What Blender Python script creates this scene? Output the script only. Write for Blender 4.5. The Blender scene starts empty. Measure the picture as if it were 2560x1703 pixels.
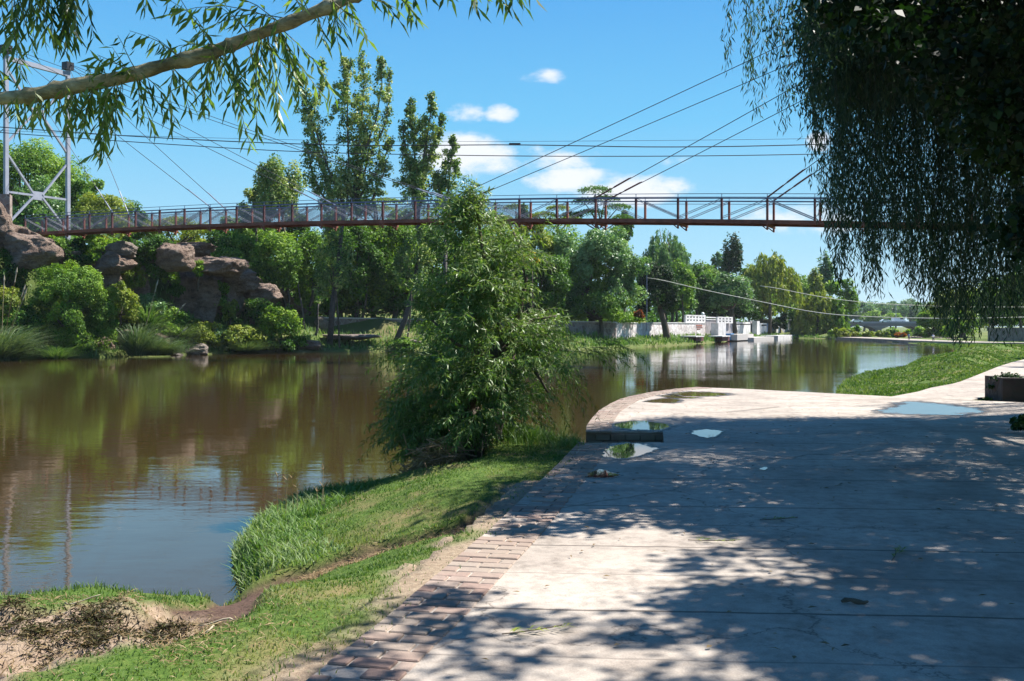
import bpy, math, random
import numpy as np
from mathutils import Vector, Matrix
R = math.radians
random.seed(7); rng = np.random.default_rng(7)
sc = bpy.context.scene
COL = sc.collection

# ------------------------------------------------------------------ camera
F = 2489.0; CX = 1280.0; HY = 815.0; HC = 2.5
cd = bpy.data.cameras.new("camera"); cam = bpy.data.objects.new("camera", cd); COL.objects.link(cam)
cam.location = (0, 0, HC); cam.rotation_euler = (R(90), 0, 0)
cd.sensor_width = 36; cd.lens = 36 * F / 2560; cd.shift_y = -(851.5 - HY) / 2560
cd.clip_start = 0.05; cd.clip_end = 6000
sc.camera = cam
# ------------------------------------------------------------------ light
AZ, EL = R(64), R(54)
world = bpy.data.worlds.new("World"); sc.world = world; world.use_nodes = True
sd = Vector((math.sin(AZ) * math.cos(EL), math.cos(AZ) * math.cos(EL), math.sin(EL)))
sl = bpy.data.lights.new("sun", 'SUN'); sl.energy = 5.0; sl.angle = R(0.53); sl.color = (1, 0.955, 0.88)
so = bpy.data.objects.new("sun", sl); COL.objects.link(so)
so.rotation_euler = (-sd).to_track_quat('-Z', 'Y').to_euler(); so.location = (60, 50, 80)
sc.view_settings.view_transform = 'Standard'; sc.view_settings.look = 'None'
sc.view_settings.exposure = 1.25; sc.view_settings.gamma = 1.0
sc.cycles.max_bounces = 6; sc.cycles.diffuse_bounces = 2; sc.cycles.glossy_bounces = 3
sc.cycles.transmission_bounces = 3; sc.cycles.transparent_max_bounces = 12
sc.cycles.volume_bounces = 0; sc.cycles.caustics_reflective = False; sc.cycles.caustics_refractive = False

def build_world():
    nt = world.node_tree; nd = nt.nodes; nd.clear(); lk = nt.links.new
    out = nd.new('ShaderNodeOutputWorld'); bg = nd.new('ShaderNodeBackground')
    bg.inputs['Strength'].default_value = 0.06
    sky = nd.new('ShaderNodeTexSky'); sky.sky_type = 'NISHITA'; sky.sun_disc = False
    sky.sun_elevation = EL; sky.sun_rotation = AZ
    sky.air_density = 1.0; sky.dust_density = 0.3; sky.ozone_density = 2.5; sky.altitude = 500
    hs = nd.new('ShaderNodeHueSaturation'); hs.inputs['Saturation'].default_value = 1.15
    hs.inputs['Hue'].default_value = 0.488
    lk(sky.outputs[0], hs.inputs['Color'])
    tc0 = nd.new('ShaderNodeTexCoord'); sp0 = nd.new('ShaderNodeSeparateXYZ'); lk(tc0.outputs['Generated'], sp0.inputs[0])
    rp = nd.new('ShaderNodeValToRGB'); E = rp.color_ramp.elements
    for i, (p_, c_) in enumerate([(0.0,(4.1,5.9,6.8)),(.07,(2.9,5.3,6.8)),(.2,(1.3,4.2,6.8)),(.36,(.58,2.7,6.2)),(1.0,(.12,.6,2.4))]):
        e_ = E[i] if i < 2 else E.new(p_)
        e_.position = p_; e_.color = (c_[0]/8, c_[1]/8, c_[2]/8, 1)
    lk(sp0.outputs[2], rp.inputs[0])
    sc8 = nd.new('ShaderNodeVectorMath'); sc8.operation = 'SCALE'; sc8.inputs['Scale'].default_value = 8.0; lk(rp.outputs[0], sc8.inputs[0])
    mx0 = nd.new('ShaderNodeMix'); mx0.data_type = 'RGBA'; mx0.inputs[0].default_value = .93
    lk(hs.outputs[0], mx0.inputs[6]); lk(sc8.outputs[0], mx0.inputs[7])
    tc = nd.new('ShaderNodeTexCoord'); sep = nd.new('ShaderNodeSeparateXYZ')
    lk(tc.outputs['Generated'], sep.inputs[0])
    def M(op, a, b=None, c=None):
        n = nd.new('ShaderNodeMath'); n.operation = op
        for i, v in enumerate((a, b, c)):
            if v is None: continue
            if isinstance(v, (int, float)): n.inputs[i].default_value = v
            else: lk(v, n.inputs[i])
        return n.outputs[0]
    az = M('ARCTAN2', sep.outputs[0], sep.outputs[1]); el = M('ARCSINE', sep.outputs[2])
    clouds = [(1355,190,62,24,.95),(1165,283,60,26,.85),(1250,283,46,24,1.),(1160,385,120,55,1.35),(1230,400,90,40,1.1),(1370,398,140,36,.75),
              (1440,450,130,32,1.15),(1585,478,150,44,1.3),(1500,465,160,26,1.),(2010,548,190,44,.8),(2047,352,34,26,1.1),(1665,405,60,20,.55),(1320,240,36,12,.5),(1200,430,90,14,.6)]
    tot = None
    for (x, y, a, b, w) in clouds:
        u = (x - CX) / F; v = (HY - y) / F
        a0 = math.atan(u); e0 = math.atan(v / math.hypot(1, u))
        p = M('MULTIPLY', M('SUBTRACT', az, a0), F / (a*.92)); q = M('MULTIPLY', M('SUBTRACT', el, e0), F / (b*.9))
        d = M('ADD', M('MULTIPLY', p, p), M('MULTIPLY', q, q))
        g = M('MULTIPLY', M('MAXIMUM', M('SUBTRACT', 1.0, M('MULTIPLY', d, 0.55)), 0.0), w)
        tot = g if tot is None else M('MAXIMUM', tot, g)
    no = nd.new('ShaderNodeTexNoise'); no.inputs['Scale'].default_value = 26; no.inputs['Detail'].default_value = 9
    no.inputs['Roughness'].default_value = 0.62
    mp = nd.new('ShaderNodeMapping'); mp.inputs['Scale'].default_value = (1, 1, 1.9)
    lk(tc.outputs['Generated'], mp.inputs[0]); lk(mp.outputs[0], no.inputs['Vector'])
    s = M('ADD', tot, M('MULTIPLY', M('SUBTRACT', no.outputs[0], 0.5), 2.1))
    mr = nd.new('ShaderNodeMapRange'); mr.interpolation_type = 'SMOOTHSTEP'
    mr.inputs['From Min'].default_value = 0.3; mr.inputs['From Max'].default_value = 1.15
    mr.inputs['To Max'].default_value = 0.95
    lk(s, mr.inputs['Value'])
    ga = M('MINIMUM', M('MULTIPLY', tot, 3.0), 1.0)
    fac = M('MULTIPLY', mr.outputs[0], ga)
    mx = nd.new('ShaderNodeMix'); mx.data_type = 'RGBA'
    lk(fac, mx.inputs[0]); lk(mx0.outputs[2], mx.inputs[6]); mx.inputs[7].default_value = (6.9, 7.1, 7.4, 1)
    lk(mx.outputs[2], bg.inputs[0]); lk(bg.outputs[0], out.inputs[0])
build_world()

# ------------------------------------------------------------------ helpers
def W(x, y, Y):
    return np.array([(x - CX) / F * Y, Y, HC + (HY - y) / F * Y])
def onz(x, y, z):
    Y = F * (HC - z) / (y - HY); return np.array([(x - CX) / F * Y, Y])

def tag(o, label=None, cat=None, group=None, kind=None):
    if label: o['label'] = label
    if cat: o['category'] = cat
    if group: o['group'] = group
    if kind: o['kind'] = kind
    return o
def empty(name, loc, label=None, cat=None, group=None, rz=0):
    o = bpy.data.objects.new(name, None); COL.objects.link(o); o.location = loc; o.rotation_euler = (0, 0, rz)
    o.empty_display_size = 0.2
    return tag(o, label, cat, group)

def link_mesh(name, V, Fc, mat, parent=None, smooth=False, rnd=None, attrs=None):
    """V (n,3); Fc list of tuples or (m,k) array."""
    V = np.asarray(V, dtype=np.float32).reshape(-1, 3)
    if parent is not None:
        q_ = parent; off_ = np.zeros(3)
        while q_ is not None: off_ += np.array(q_.location); q_ = q_.parent
        V = V - off_.astype(np.float32)
    me = bpy.data.meshes.new(name)
    if isinstance(Fc, np.ndarray):
        m, k = Fc.shape
        me.vertices.add(len(V)); me.vertices.foreach_set('co', V.ravel())
        me.loops.add(m * k); me.loops.foreach_set('vertex_index', Fc.astype(np.int32).ravel())
        me.polygons.add(m); me.polygons.foreach_set('loop_start', np.arange(0, m * k, k, dtype=np.int32))
        me.polygons.foreach_set('loop_total', np.full(m, k, dtype=np.int32))
    else:
        me.from_pydata(V.tolist(), [], [tuple(int(i) for i in f) for f in Fc]); m = len(Fc)
    if smooth: me.polygons.foreach_set('use_smooth', np.ones(len(me.polygons), dtype=bool))
    if rnd is not None:
        a = me.attributes.new('rnd', 'FLOAT', 'FACE'); a.data.foreach_set('value', np.asarray(rnd, dtype=np.float32))
    if attrs:
        for k_, v_ in attrs.items():
            a = me.attributes.new(k_, 'FLOAT', 'POINT'); a.data.foreach_set('value', np.asarray(v_, dtype=np.float32))
    me.update(calc_edges=True); me.validate()
    if mat: me.materials.append(mat)
    o = bpy.data.objects.new(name, me); COL.objects.link(o)
    if parent is not None: o.parent = parent
    return o

class MB:
    def __init__(s): s.V = []; s.F = []; s.n = 0; s.r = []
    def add(s, V, Fc, r=None):
        V = np.asarray(V, float).reshape(-1, 3)
        s.V.append(V); s.F += [tuple(int(i) + s.n for i in f) for f in Fc]; s.n += len(V)
        s.r += [random.random() if r is None else r] * len(Fc)
    def box(s, c, size, rz=0, r=None, ux=None):
        x, y, z = np.array(size) / 2.0
        P = np.array([[-x,-y,-z],[x,-y,-z],[x,y,-z],[-x,y,-z],[-x,-y,z],[x,-y,z],[x,y,z],[-x,y,z]])
        ca, sa = math.cos(rz), math.sin(rz)
        P = np.stack([P[:,0]*ca-P[:,1]*sa, P[:,0]*sa+P[:,1]*ca, P[:,2]], 1) + np.array(c)
        s.add(P, [(0,3,2,1),(4,5,6,7),(0,1,5,4),(1,2,6,5),(2,3,7,6),(3,0,4,7)], r)
    def bar(s, a, b, w, h=None, r=None):
        a = np.array(a, float); b = np.array(b, float); h = h or w
        d = b - a; d /= np.linalg.norm(d); up = np.array([0,0,1.0])
        if abs(d[2]) > .95: up = np.array([0.891,-0.4535,0])
        sd_ = np.cross(d, up); sd_ /= np.linalg.norm(sd_); u = np.cross(sd_, d)
        P = []
        for p in (a, b):
            for (i, j) in ((-1,-1),(1,-1),(1,1),(-1,1)): P.append(p + sd_*i*w/2 + u*j*h/2)
        s.add(P, [(0,1,2,3),(7,6,5,4),(0,4,5,1),(1,5,6,2),(2,6,7,3),(3,7,4,0)], r)
    def tube(s, pts, rad, k=6, cap=True, r=None):
        pts = np.asarray(pts, float); n = len(pts)
        rad = np.full(n, rad) if np.isscalar(rad) else np.asarray(rad, float)
        T = np.gradient(pts, axis=0); T /= (np.linalg.norm(T, axis=1)[:,None] + 1e-9)
        ref = np.array([0.3,0.2,1.0]) if abs(T[0][2]) < .8 else np.array([1.0,.2,.1])
        A = np.cross(T, ref); A /= (np.linalg.norm(A, axis=1)[:,None] + 1e-9); B = np.cross(T, A)
        t = np.linspace(0, 2*math.pi, k, endpoint=False)
        P = pts[:,None,:] + rad[:,None,None]*(A[:,None,:]*np.cos(t)[None,:,None] + B[:,None,:]*np.sin(t)[None,:,None])
        P = P.reshape(-1, 3); Fc = []
        for i in range(n-1):
            for j in range(k):
                j2 = (j+1) % k; Fc.append((i*k+j, i*k+j2, (i+1)*k+j2, (i+1)*k+j))
        if cap: Fc.append(tuple(range(k-1,-1,-1))); Fc.append(tuple((n-1)*k+j for j in range(k)))
        s.add(P, Fc, r)
    def build(s, name, mat, parent=None, smooth=False):
        return link_mesh(name, np.concatenate(s.V), s.F, mat, parent, smooth, rnd=s.r)

def vnoise(P, scale, seed=0):
    """cheap smooth value noise on (n,2|3) points"""
    P = np.asarray(P, float) * scale
    if P.shape[1] == 2: P = np.concatenate([P, np.zeros((len(P),1))], 1)
    I = np.floor(P).astype(np.int64); f = P - I; f = f*f*(3-2*f); out = 0
    for dx in (0,1):
        for dy in (0,1):
            for dz in (0,1):
                h = (I[:,0]+dx)*374761393 + (I[:,1]+dy)*668265263 + (I[:,2]+dz)*2147483647 + seed*1274126177
                h = (h ^ (h >> 13)) * 1274126177; h = h ^ (h >> 16)
                v = (h & 0xffff) / 65535.0
                out = out + v * (f[:,0] if dx else 1-f[:,0]) * (f[:,1] if dy else 1-f[:,1]) * (f[:,2] if dz else 1-f[:,2])
    return out
def fbm(P, scale, seed=0, o=4):
    s = 0; a = 1; t = 0
    for i in range(o):
        s = s + a*vnoise(P, scale*2**i, seed+i); t += a; a *= .5
    return s/t
def sstep(a, b, x):
    t = np.clip((x-a)/(b-a), 0, 1); return t*t*(3-2*t)

# ------------------------------------------------------------------ materials
def mat_base(name):
    m = bpy.data.materials.new(name); m.use_nodes = True
    nt = m.node_tree; b = nt.nodes['Principled BSDF']; return m, nt, b
def ramp(nt, src, cols):
    r = nt.nodes.new('ShaderNodeValToRGB'); e = r.color_ramp.elements
    while len(e) < len(cols): e.new(0.5)
    for i, (p, c) in enumerate(cols): e[i].position = p; e[i].color = (*c, 1)
    nt.links.new(src, r.inputs[0]); return r.outputs[0]
def noise(nt, scale, detail=6, rough=.6, vec=None, sc3=None):
    n = nt.nodes.new('ShaderNodeTexNoise'); n.inputs['Scale'].default_value = scale
    n.inputs['Detail'].default_value = detail; n.inputs['Roughness'].default_value = rough
    if vec is None:
        g = nt.nodes.new('ShaderNodeNewGeometry'); vec = g.outputs['Position']
    if sc3:
        mp = nt.nodes.new('ShaderNodeMapping'); mp.inputs['Scale'].default_value = sc3
        nt.links.new(vec, mp.inputs[0]); vec = mp.outputs[0]
    nt.links.new(vec, n.inputs['Vector']); return n.outputs[0]
def mixc(nt, f, a, b, mode='MIX'):
    m = nt.nodes.new('ShaderNodeMix'); m.data_type = 'RGBA'; m.blend_type = mode
    for i, v in ((0, f), (6, a), (7, b)):
        if isinstance(v, (int, float)): m.inputs[i].default_value = v
        elif isinstance(v, tuple): m.inputs[i].default_value = (*v, 1)
        else: nt.links.new(v, m.inputs[i])
    return m.outputs[2]
def bump(nt, b, h, dist=.02, st=1.0):
    n = nt.nodes.new('ShaderNodeBump'); n.inputs['Distance'].default_value = dist; n.inputs['Strength'].default_value = st
    nt.links.new(h, n.inputs['Height']); nt.links.new(n.outputs[0], b.inputs['Normal'])
def attr(nt, name):
    a = nt.nodes.new('ShaderNodeAttribute'); a.attribute_name = name; return a.outputs['Fac']

def leaf_mat(name, cols, trans=.3, rough=.55, spec=.22):
    m, nt, b = mat_base(name)
    c = ramp(nt, attr(nt, 'rnd'), [(i/(len(cols)-1), k) for i, k in enumerate(cols)])
    nt.links.new(c, b.inputs['Base Color']); b.inputs['Roughness'].default_value = rough
    b.inputs['Specular IOR Level'].default_value = spec
    t = nt.nodes.new('ShaderNodeBsdfTranslucent')
    c2 = mixc(nt, 1.0, c, (1.5, 1.6, .6), 'MULTIPLY'); nt.links.new(c2, t.inputs[0])
    mx = nt.nodes.new('ShaderNodeMixShader'); mx.inputs[0].default_value = trans
    nt.links.new(b.outputs[0], mx.inputs[1]); nt.links.new(t.outputs[0], mx.inputs[2])
    nt.links.new(mx.outputs[0], nt.nodes['Material Output'].inputs[0]); return m
def plain(name, col, rough=.6, metal=0, var=.25, scale=8, bumpd=0):
    m, nt, b = mat_base(name)
    n = noise(nt, scale, 5)
    lo = tuple(c*(1-var) for c in col); hi = tuple(min(1, c*(1+var)) for c in col)
    nt.links.new(ramp(nt, n, [(.3, lo), (.7, hi)]), b.inputs['Base Color'])
    b.inputs['Roughness'].default_value = rough; b.inputs['Metallic'].default_value = metal
    if bumpd: bump(nt, b, n, bumpd)
    return m

M = {}
M['leaf_dark'] = leaf_mat('leaf_dark', [(0.015,0.044,0.008),(0.054,0.136,0.021),(0.104,0.199,0.029)])
M['leaf_mid'] = leaf_mat('leaf_mid', [(0.035,0.086,0.012),(0.131,0.248,0.034),(0.236,0.343,0.048)])
M['leaf_bright'] = leaf_mat('leaf_bright', [(0.060,0.146,0.016),(0.136,0.254,0.022),(0.227,0.327,0.033)])
M['leaf_olive'] = leaf_mat('leaf_olive', [(0.092,0.144,0.023),(0.185,0.239,0.034),(0.297,0.319,0.058)])
M['leaf_yellow'] = leaf_mat('leaf_yellow', [(0.084,0.112,0.014),(0.154,0.168,0.021),(0.245,0.210,0.021)])
M['leaf_poplar'] = leaf_mat('leaf_poplar', [(0.038,0.088,0.021),(0.149,0.253,0.059),(0.422,0.441,0.168)], .25, .5, .3)
M['leaf_silver'] = leaf_mat('leaf_silver', [(0.036,0.091,0.031),(0.134,0.248,0.092),(0.239,0.358,0.161)], .25, .4)
M['leaf_far'] = leaf_mat('leaf_far', [(0.064,0.146,0.070),(0.108,0.202,0.094),(0.161,0.258,0.118)])  # paler, bluer leaf colour stands in for haze over distance
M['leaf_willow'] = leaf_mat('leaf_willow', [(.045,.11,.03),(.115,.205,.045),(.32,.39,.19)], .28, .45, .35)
M['leaf_branch'] = leaf_mat('leaf_branch', [(0.032,0.076,0.017),(0.098,0.174,0.032),(0.239,0.326,0.109)], .4, .42, .35)
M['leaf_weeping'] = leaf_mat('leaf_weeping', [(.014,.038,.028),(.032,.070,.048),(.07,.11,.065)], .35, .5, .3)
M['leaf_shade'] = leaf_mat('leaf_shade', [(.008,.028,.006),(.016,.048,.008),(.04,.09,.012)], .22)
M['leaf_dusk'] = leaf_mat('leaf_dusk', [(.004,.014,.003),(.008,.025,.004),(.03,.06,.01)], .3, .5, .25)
M['flower_yellow'] = leaf_mat('flower_yellow', [(0.400,0.256,0.016),(0.480,0.336,0.024),(0.440,0.400,0.048)])
M['leaf_red'] = leaf_mat('leaf_red', [(.16,.04,.02),(.25,.07,.02),(.22,.12,.03)])
M['grass'] = leaf_mat('grass_blades', [(.045,.105,.018),(.095,.165,.04),(.21,.235,.09)], .3)
M['grass_long'] = leaf_mat('grass_long', [(0.051,0.119,0.025),(0.110,0.204,0.051),(0.221,0.289,0.136)], .3)
M['deadwood'] = plain('deadwood', (.20,.13,.085), .9, var=.4, scale=20)
M['sod'] = leaf_mat('sod', [(.03,.02,.012),(.06,.045,.02),(.09,.10,.03)], .1)
M['grass_dry'] = leaf_mat('grass_dry', [(0.144,0.094,0.043),(0.245,0.173,0.086),(0.360,0.288,0.173)], .15)
M['pampas'] = leaf_mat('pampas', [(0.053,0.105,0.045),(0.105,0.165,0.075),(0.210,0.247,0.135)], .2)
M['plume'] = plain('plume', (.36,.31,.22), .8)
M['bark'] = plain('bark', (.09,.07,.05), .9, var=.5, scale=12, bumpd=.03)
M['bark_grey'] = plain('bark_grey', (.075,.065,.06), .9, var=.4, scale=6, bumpd=.03)
M['twig'] = plain('twig', (.14,.15,.05), .7)
M['steel'] = plain('steel_paint', (.28,.30,.36), .5, var=.12, scale=1.5)
M['rail'] = plain('rail_paint', (.10,.12,.20), .5, var=.3, scale=2)
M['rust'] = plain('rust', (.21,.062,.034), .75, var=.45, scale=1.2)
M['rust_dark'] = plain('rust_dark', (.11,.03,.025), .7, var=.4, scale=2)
M['brace'] = plain('brace_paint', (.33,.32,.34), .6, var=.2)
M['cable'] = plain('cable_steel', (.035,.035,.04), .6)
M['wire'] = plain('wire_black', (.008,.008,.012), .5)
M['wire_pale'] = plain('wire_pale', (.45,.45,.36), .5)
M['white'] = plain('white_paint', (.56,.545,.54), .8, var=.28, scale=1.1)
M['grey_plaster'] = plain('grey_plaster', (.26,.245,.26), .85, var=.2, scale=1)
M['blue_paint'] = plain('blue_paint', (.06,.2,.42), .5)
M['red_tile'] = plain('red_tile', (.30,.09,.05), .8)
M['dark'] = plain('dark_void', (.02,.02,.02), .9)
M['carwhite'] = plain('car_white', (.8,.8,.82), .25, var=.02)
M['carred'] = plain('car_red', (.35,.04,.03), .25, var=.05)
M['glass'] = plain('dark_glass', (.02,.025,.03), .08, var=.1)
M['tyre'] = plain('tyre', (.02,.02,.02), .8)
M['lamp'] = plain('lamp_glass', (.85,.85,.82), .3, var=.02)
M['skin'] = plain('skin', (.35,.2,.13), .6, var=.05)
M['shirt_w'] = plain('shirt_white', (.75,.75,.78), .8, var=.05)
M['shirt_r'] = plain('shirt_red', (.30,.04,.07), .8, var=.1)
M['shirt_b'] = plain('shirt_blue', (.12,.18,.32), .8, var=.1)
M['trouser'] = plain('trousers', (.05,.05,.09), .8, var=.2)
M['hair'] = plain('hair', (.02,.015,.01), .7)

def rock_mat(name, cols, sc=.6):
    m, nt, b = mat_base(name)
    n = noise(nt, sc, 9, .68, sc3=(1,1,2.2)); n2 = noise(nt, sc*6, 6, .7)
    c = ramp(nt, n, [(.28, cols[0]), (.45, cols[1]), (.58, cols[2]), (.75, cols[3])])
    c = mixc(nt, .55, c, ramp(nt, n2, [(.3, (.35,.35,.35)), (.65, (1.1,1.05,1))]), 'MULTIPLY')
    nt.links.new(c, b.inputs['Base Color']); b.inputs['Roughness'].default_value = .9
    a = nt.nodes.new('ShaderNodeMath'); a.operation = 'ADD'; nt.links.new(n, a.inputs[0]); nt.links.new(n2, a.inputs[1])
    bump(nt, b, a.outputs[0], .6, 1.0); return m
M['rock'] = rock_mat('sandstone', [(.10,.065,.05),(.27,.185,.14),(.40,.295,.235),(.54,.44,.36)], .9)
M['rock_pale'] = rock_mat('pale_rock', [(0.198,0.158,0.132),(0.297,0.238,0.198),(0.396,0.330,0.284),(0.475,0.422,0.370)], 1.2)

def ground_mat():
    m, nt, b = mat_base('ground_soil_grass')
    n1 = noise(nt, 1.3, 8, .65); n2 = noise(nt, 22, 6, .7); n3 = noise(nt, .12, 6, .6)
    grass = ramp(nt, n2, [(.3,(0.034,0.068,0.012)),(.5,(0.068,0.122,0.020)),(.7,(0.129,0.163,0.041))])
    dry = ramp(nt, n1, [(.35,(0.109,0.122,0.034)),(.65,(0.204,0.163,0.075))])
    g = mixc(nt, ramp(nt, n1, [(.48,(0,0,0)),(.68,(1,1,1))]), grass, dry)
    soil = ramp(nt, n2, [(.3,(0.050,0.030,0.023)),(.7,(0.134,0.084,0.065))])
    sand = ramp(nt, n2, [(.25,(0.186,0.124,0.087)),(.7,(0.384,0.298,0.223))])
    c = mixc(nt, attr(nt, 'soil'), g, soil); c = mixc(nt, attr(nt, 'sand'), c, sand)
    far = ramp(nt, n3, [(.3,(.05,.075,.02)),(.5,(.10,.13,.035)),(.7,(.18,.15,.08))])
    c = mixc(nt, attr(nt, 'far'), c, far)
    nt.links.new(c, b.inputs['Base Color']); b.inputs['Roughness'].default_value = .95
    b.inputs['Specular IOR Level'].default_value = .15
    bump(nt, b, n2, .03, .8); return m
M['ground'] = ground_mat()

def water_mat(name, col, bumps, rough=.015):
    m, nt, b = mat_base(name)
    b.inputs['Base Color'].default_value = (*col, 1); b.inputs['Roughness'].default_value = rough
    b.inputs['IOR'].default_value = 1.40
    if bumps:
        n = noise(nt, 1.0, 4, .55, sc3=(1.6, 3.4, 1)); n2 = noise(nt, 1.0, 3, .5, sc3=(.35, .8, 1)); n0 = noise(nt, .09, 3)
        k = ramp(nt, n0, [(.4,(.25,)*3),(.62,(1,)*3)])
        mm = nt.nodes.new('ShaderNodeMath'); mm.operation = 'MULTIPLY'; nt.links.new(n, mm.inputs[0]); nt.links.new(k, mm.inputs[1])
        ma = nt.nodes.new('ShaderNodeMath'); ma.operation = 'MULTIPLY_ADD'; nt.links.new(n2, ma.inputs[0]); ma.inputs[1].default_value = .9
        nt.links.new(mm.outputs[0], ma.inputs[2]); bump(nt, b, ma.outputs[0], bumps, 1)
    return m
M['water'] = water_mat('river_water', (.043,.028,.010), .006)
M['puddle'] = water_mat('puddle_water', (.05,.045,.042), .0006, .01)
M['puddle_mud'] = water_mat('puddle_muddy', (.19,.14,.055), .0006, .03)

def concrete_mat():
    m, nt, b = mat_base('concrete')
    g = nt.nodes.new('ShaderNodeNewGeometry'); sep = nt.nodes.new('ShaderNodeSeparateXYZ'); nt.links.new(g.outputs['Position'], sep.inputs[0])
    n1 = noise(nt, .8, 8, .65); n2 = noise(nt, 9, 8, .7); n3 = noise(nt, 90, 3, .6)
    c = ramp(nt, n1, [(.3,(0.285,0.245,0.213)),(.5,(0.375,0.328,0.285)),(.7,(0.445,0.395,0.348))])
    c = mixc(nt, .6, c, ramp(nt, n2, [(.3,(.5,.48,.46)),(.55,(1.05,1.03,1))]), 'MULTIPLY')
    n5 = noise(nt, 2.2, 7, .75); c = mixc(nt, .7, c, ramp(nt, n5, [(.34,(.55,.52,.5)),(.5,(1,1,1))]), 'MULTIPLY')
    c = mixc(nt, .35, c, ramp(nt, n3, [(.35,(.6,.6,.6)),(.6,(1.1,1.1,1.1))]), 'MULTIPLY')
    # damp silt patches far part
    n4 = noise(nt, .5, 5, .6); c = mixc(nt, ramp(nt, n4, [(.56,(0,0,0)),(.66,(.55,)*3)]), c, (0.180,0.144,0.120))
    # transverse joints, slightly wavy
    def mth(op, a, bb, cc=None):
        n = nt.nodes.new('ShaderNodeMath'); n.operation = op
        for i, v in enumerate((a, bb, cc)):
            if v is None: continue
            if isinstance(v, (int, float)): n.inputs[i].default_value = v
            else: nt.links.new(v, n.inputs[i])
        return n.outputs[0]
    nw = noise(nt, 1.6, 4)
    t = mth('ADD', mth('MULTIPLY', sep.outputs[0], .07), sep.outputs[1]); t = mth('MULTIPLY_ADD', nw, .06, t)
    t = mth('DIVIDE', mth('SUBTRACT', t, 5.67), .82 * 2)
    fr = mth('ABSOLUTE', mth('SUBTRACT', mth('FRACT', mth('ADD', t, .5), 0), .5), 0)
    j = ramp(nt, fr, [(.005,(.15,.15,.15)),(.012,(1,1,1))])
    t2 = mth('ADD', t, .5); fr2 = mth('ABSOLUTE', mth('SUBTRACT', mth('FRACT', mth('ADD', t2, .5), 0), .5), 0)
    j2 = ramp(nt, fr2, [(.002,(.5,)*3),(.008,(1,1,1))])
    # cracks
    vo = nt.nodes.new('ShaderNodeTexVoronoi'); vo.feature = 'DISTANCE_TO_EDGE'; vo.inputs['Scale'].default_value = .33
    dn = noise(nt, 2.5, 5); mv = nt.nodes.new('ShaderNodeMix'); mv.data_type = 'VECTOR'; mv.inputs[0].default_value = .12
    cmb = nt.nodes.new('ShaderNodeCombineXYZ'); nt.links.new(dn, cmb.inputs[0]); nt.links.new(dn, cmb.inputs[1])
    va = nt.nodes.new('ShaderNodeVectorMath'); va.operation = 'ADD'; nt.links.new(g.outputs['Position'], va.inputs[0]); nt.links.new(cmb.outputs[0], va.inputs[1])
    nt.links.new(va.outputs[0], vo.inputs['Vector'])
    cr = ramp(nt, vo.outputs['Distance'], [(.0015,(.3,)*3),(.005,(1,1,1))])
    jj = mixc(nt, 1, mixc(nt, 1, j, j2, 'MULTIPLY'), cr, 'MULTIPLY')
    c = mixc(nt, jj, (.07,.055,.045), c)
    nt.links.new(c, b.inputs['Base Color']); b.inputs['Roughness'].default_value = .8
    b.inputs['Specular IOR Level'].default_value = .3
    h = mth('MULTIPLY_ADD', n2, .5, mth('MULTIPLY', n3, .25)); bump(nt, b, h, .012, .8); return m
M['concrete'] = concrete_mat()
def brick_mat():
    m, nt, b = mat_base('brick')
    n = noise(nt, 14, 7, .7); n1 = noise(nt, 1.2, 5)
    c = ramp(nt, attr(nt, 'rnd'), [(0,(.21,.125,.10)),(.3,(.27,.185,.152)),(.65,(.29,.22,.182)),(1,(.31,.255,.215))])
    c = mixc(nt, .5, c, ramp(nt, n, [(.3,(.5,.5,.5)),(.65,(1.15,1.1,1.1))]), 'MULTIPLY')
    c = mixc(nt, ramp(nt, n1, [(.40,(.15,)*3),(.62,(.85,)*3)]), c, (0.270,0.216,0.168))
    nt.links.new(c, b.inputs['Base Color']); b.inputs['Roughness'].default_value = .9; bump(nt, b, n, .01, .7); return m
M['brick'] = brick_mat()
def masonry_mat(name, base, mortar, scale, white=0):
    m, nt, b = mat_base(name)
    vo = nt.nodes.new('ShaderNodeTexVoronoi'); vo.feature = 'DISTANCE_TO_EDGE'; vo.inputs['Scale'].default_value = scale
    v2 = nt.nodes.new('ShaderNodeTexVoronoi'); v2.inputs['Scale'].default_value = scale
    g = nt.nodes.new('ShaderNodeNewGeometry'); nt.links.new(g.outputs['Position'], vo.inputs['Vector']); nt.links.new(g.outputs['Position'], v2.inputs['Vector'])
    cc = nt.nodes.new('ShaderNodeSeparateColor'); nt.links.new(v2.outputs['Color'], cc.inputs[0])
    c = ramp(nt, cc.outputs[0], [(0, base[0]), (.5, base[1]), (1, base[2])])
    e = ramp(nt, vo.outputs['Distance'], [(.02,(1,1,1)),(.08,(0,0,0))])
    c = mixc(nt, e, c, mortar); n = noise(nt, .7, 6, .7)
    c = mixc(nt, .6, c, ramp(nt, n, [(.3,(.6,.55,.55)),(.6,(1.1,1.1,1.1))]), 'MULTIPLY')
    if white:
        sep = nt.nodes.new('ShaderNodeSeparateXYZ'); nt.links.new(g.outputs['Position'], sep.inputs[0])
        st = noise(nt, 1.0, 6, .7, sc3=(1,1,.15))
        c = mixc(nt, ramp(nt, st, [(.5,(0,0,0)),(.7,(.6,)*3)]), c, (.22,.17,.15))
    nt.links.new(c, b.inputs['Base Color']); b.inputs['Roughness'].default_value = .9
    bump(nt, b, vo.outputs['Distance'], .12, .7); return m
M['masonry'] = masonry_mat('stone_masonry', [(0.143,0.098,0.085),(0.215,0.163,0.137),(0.273,0.215,0.189)], (0.273,0.247,0.221), 1.7)
M['masonry_shaded'] = masonry_mat('shaded_masonry', [(.03,.02,.02),(.045,.033,.03),(.06,.045,.04)], (.04,.035,.03), 3.0)  # stone colour darkened to stand in for tree shade on the planter
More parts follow.
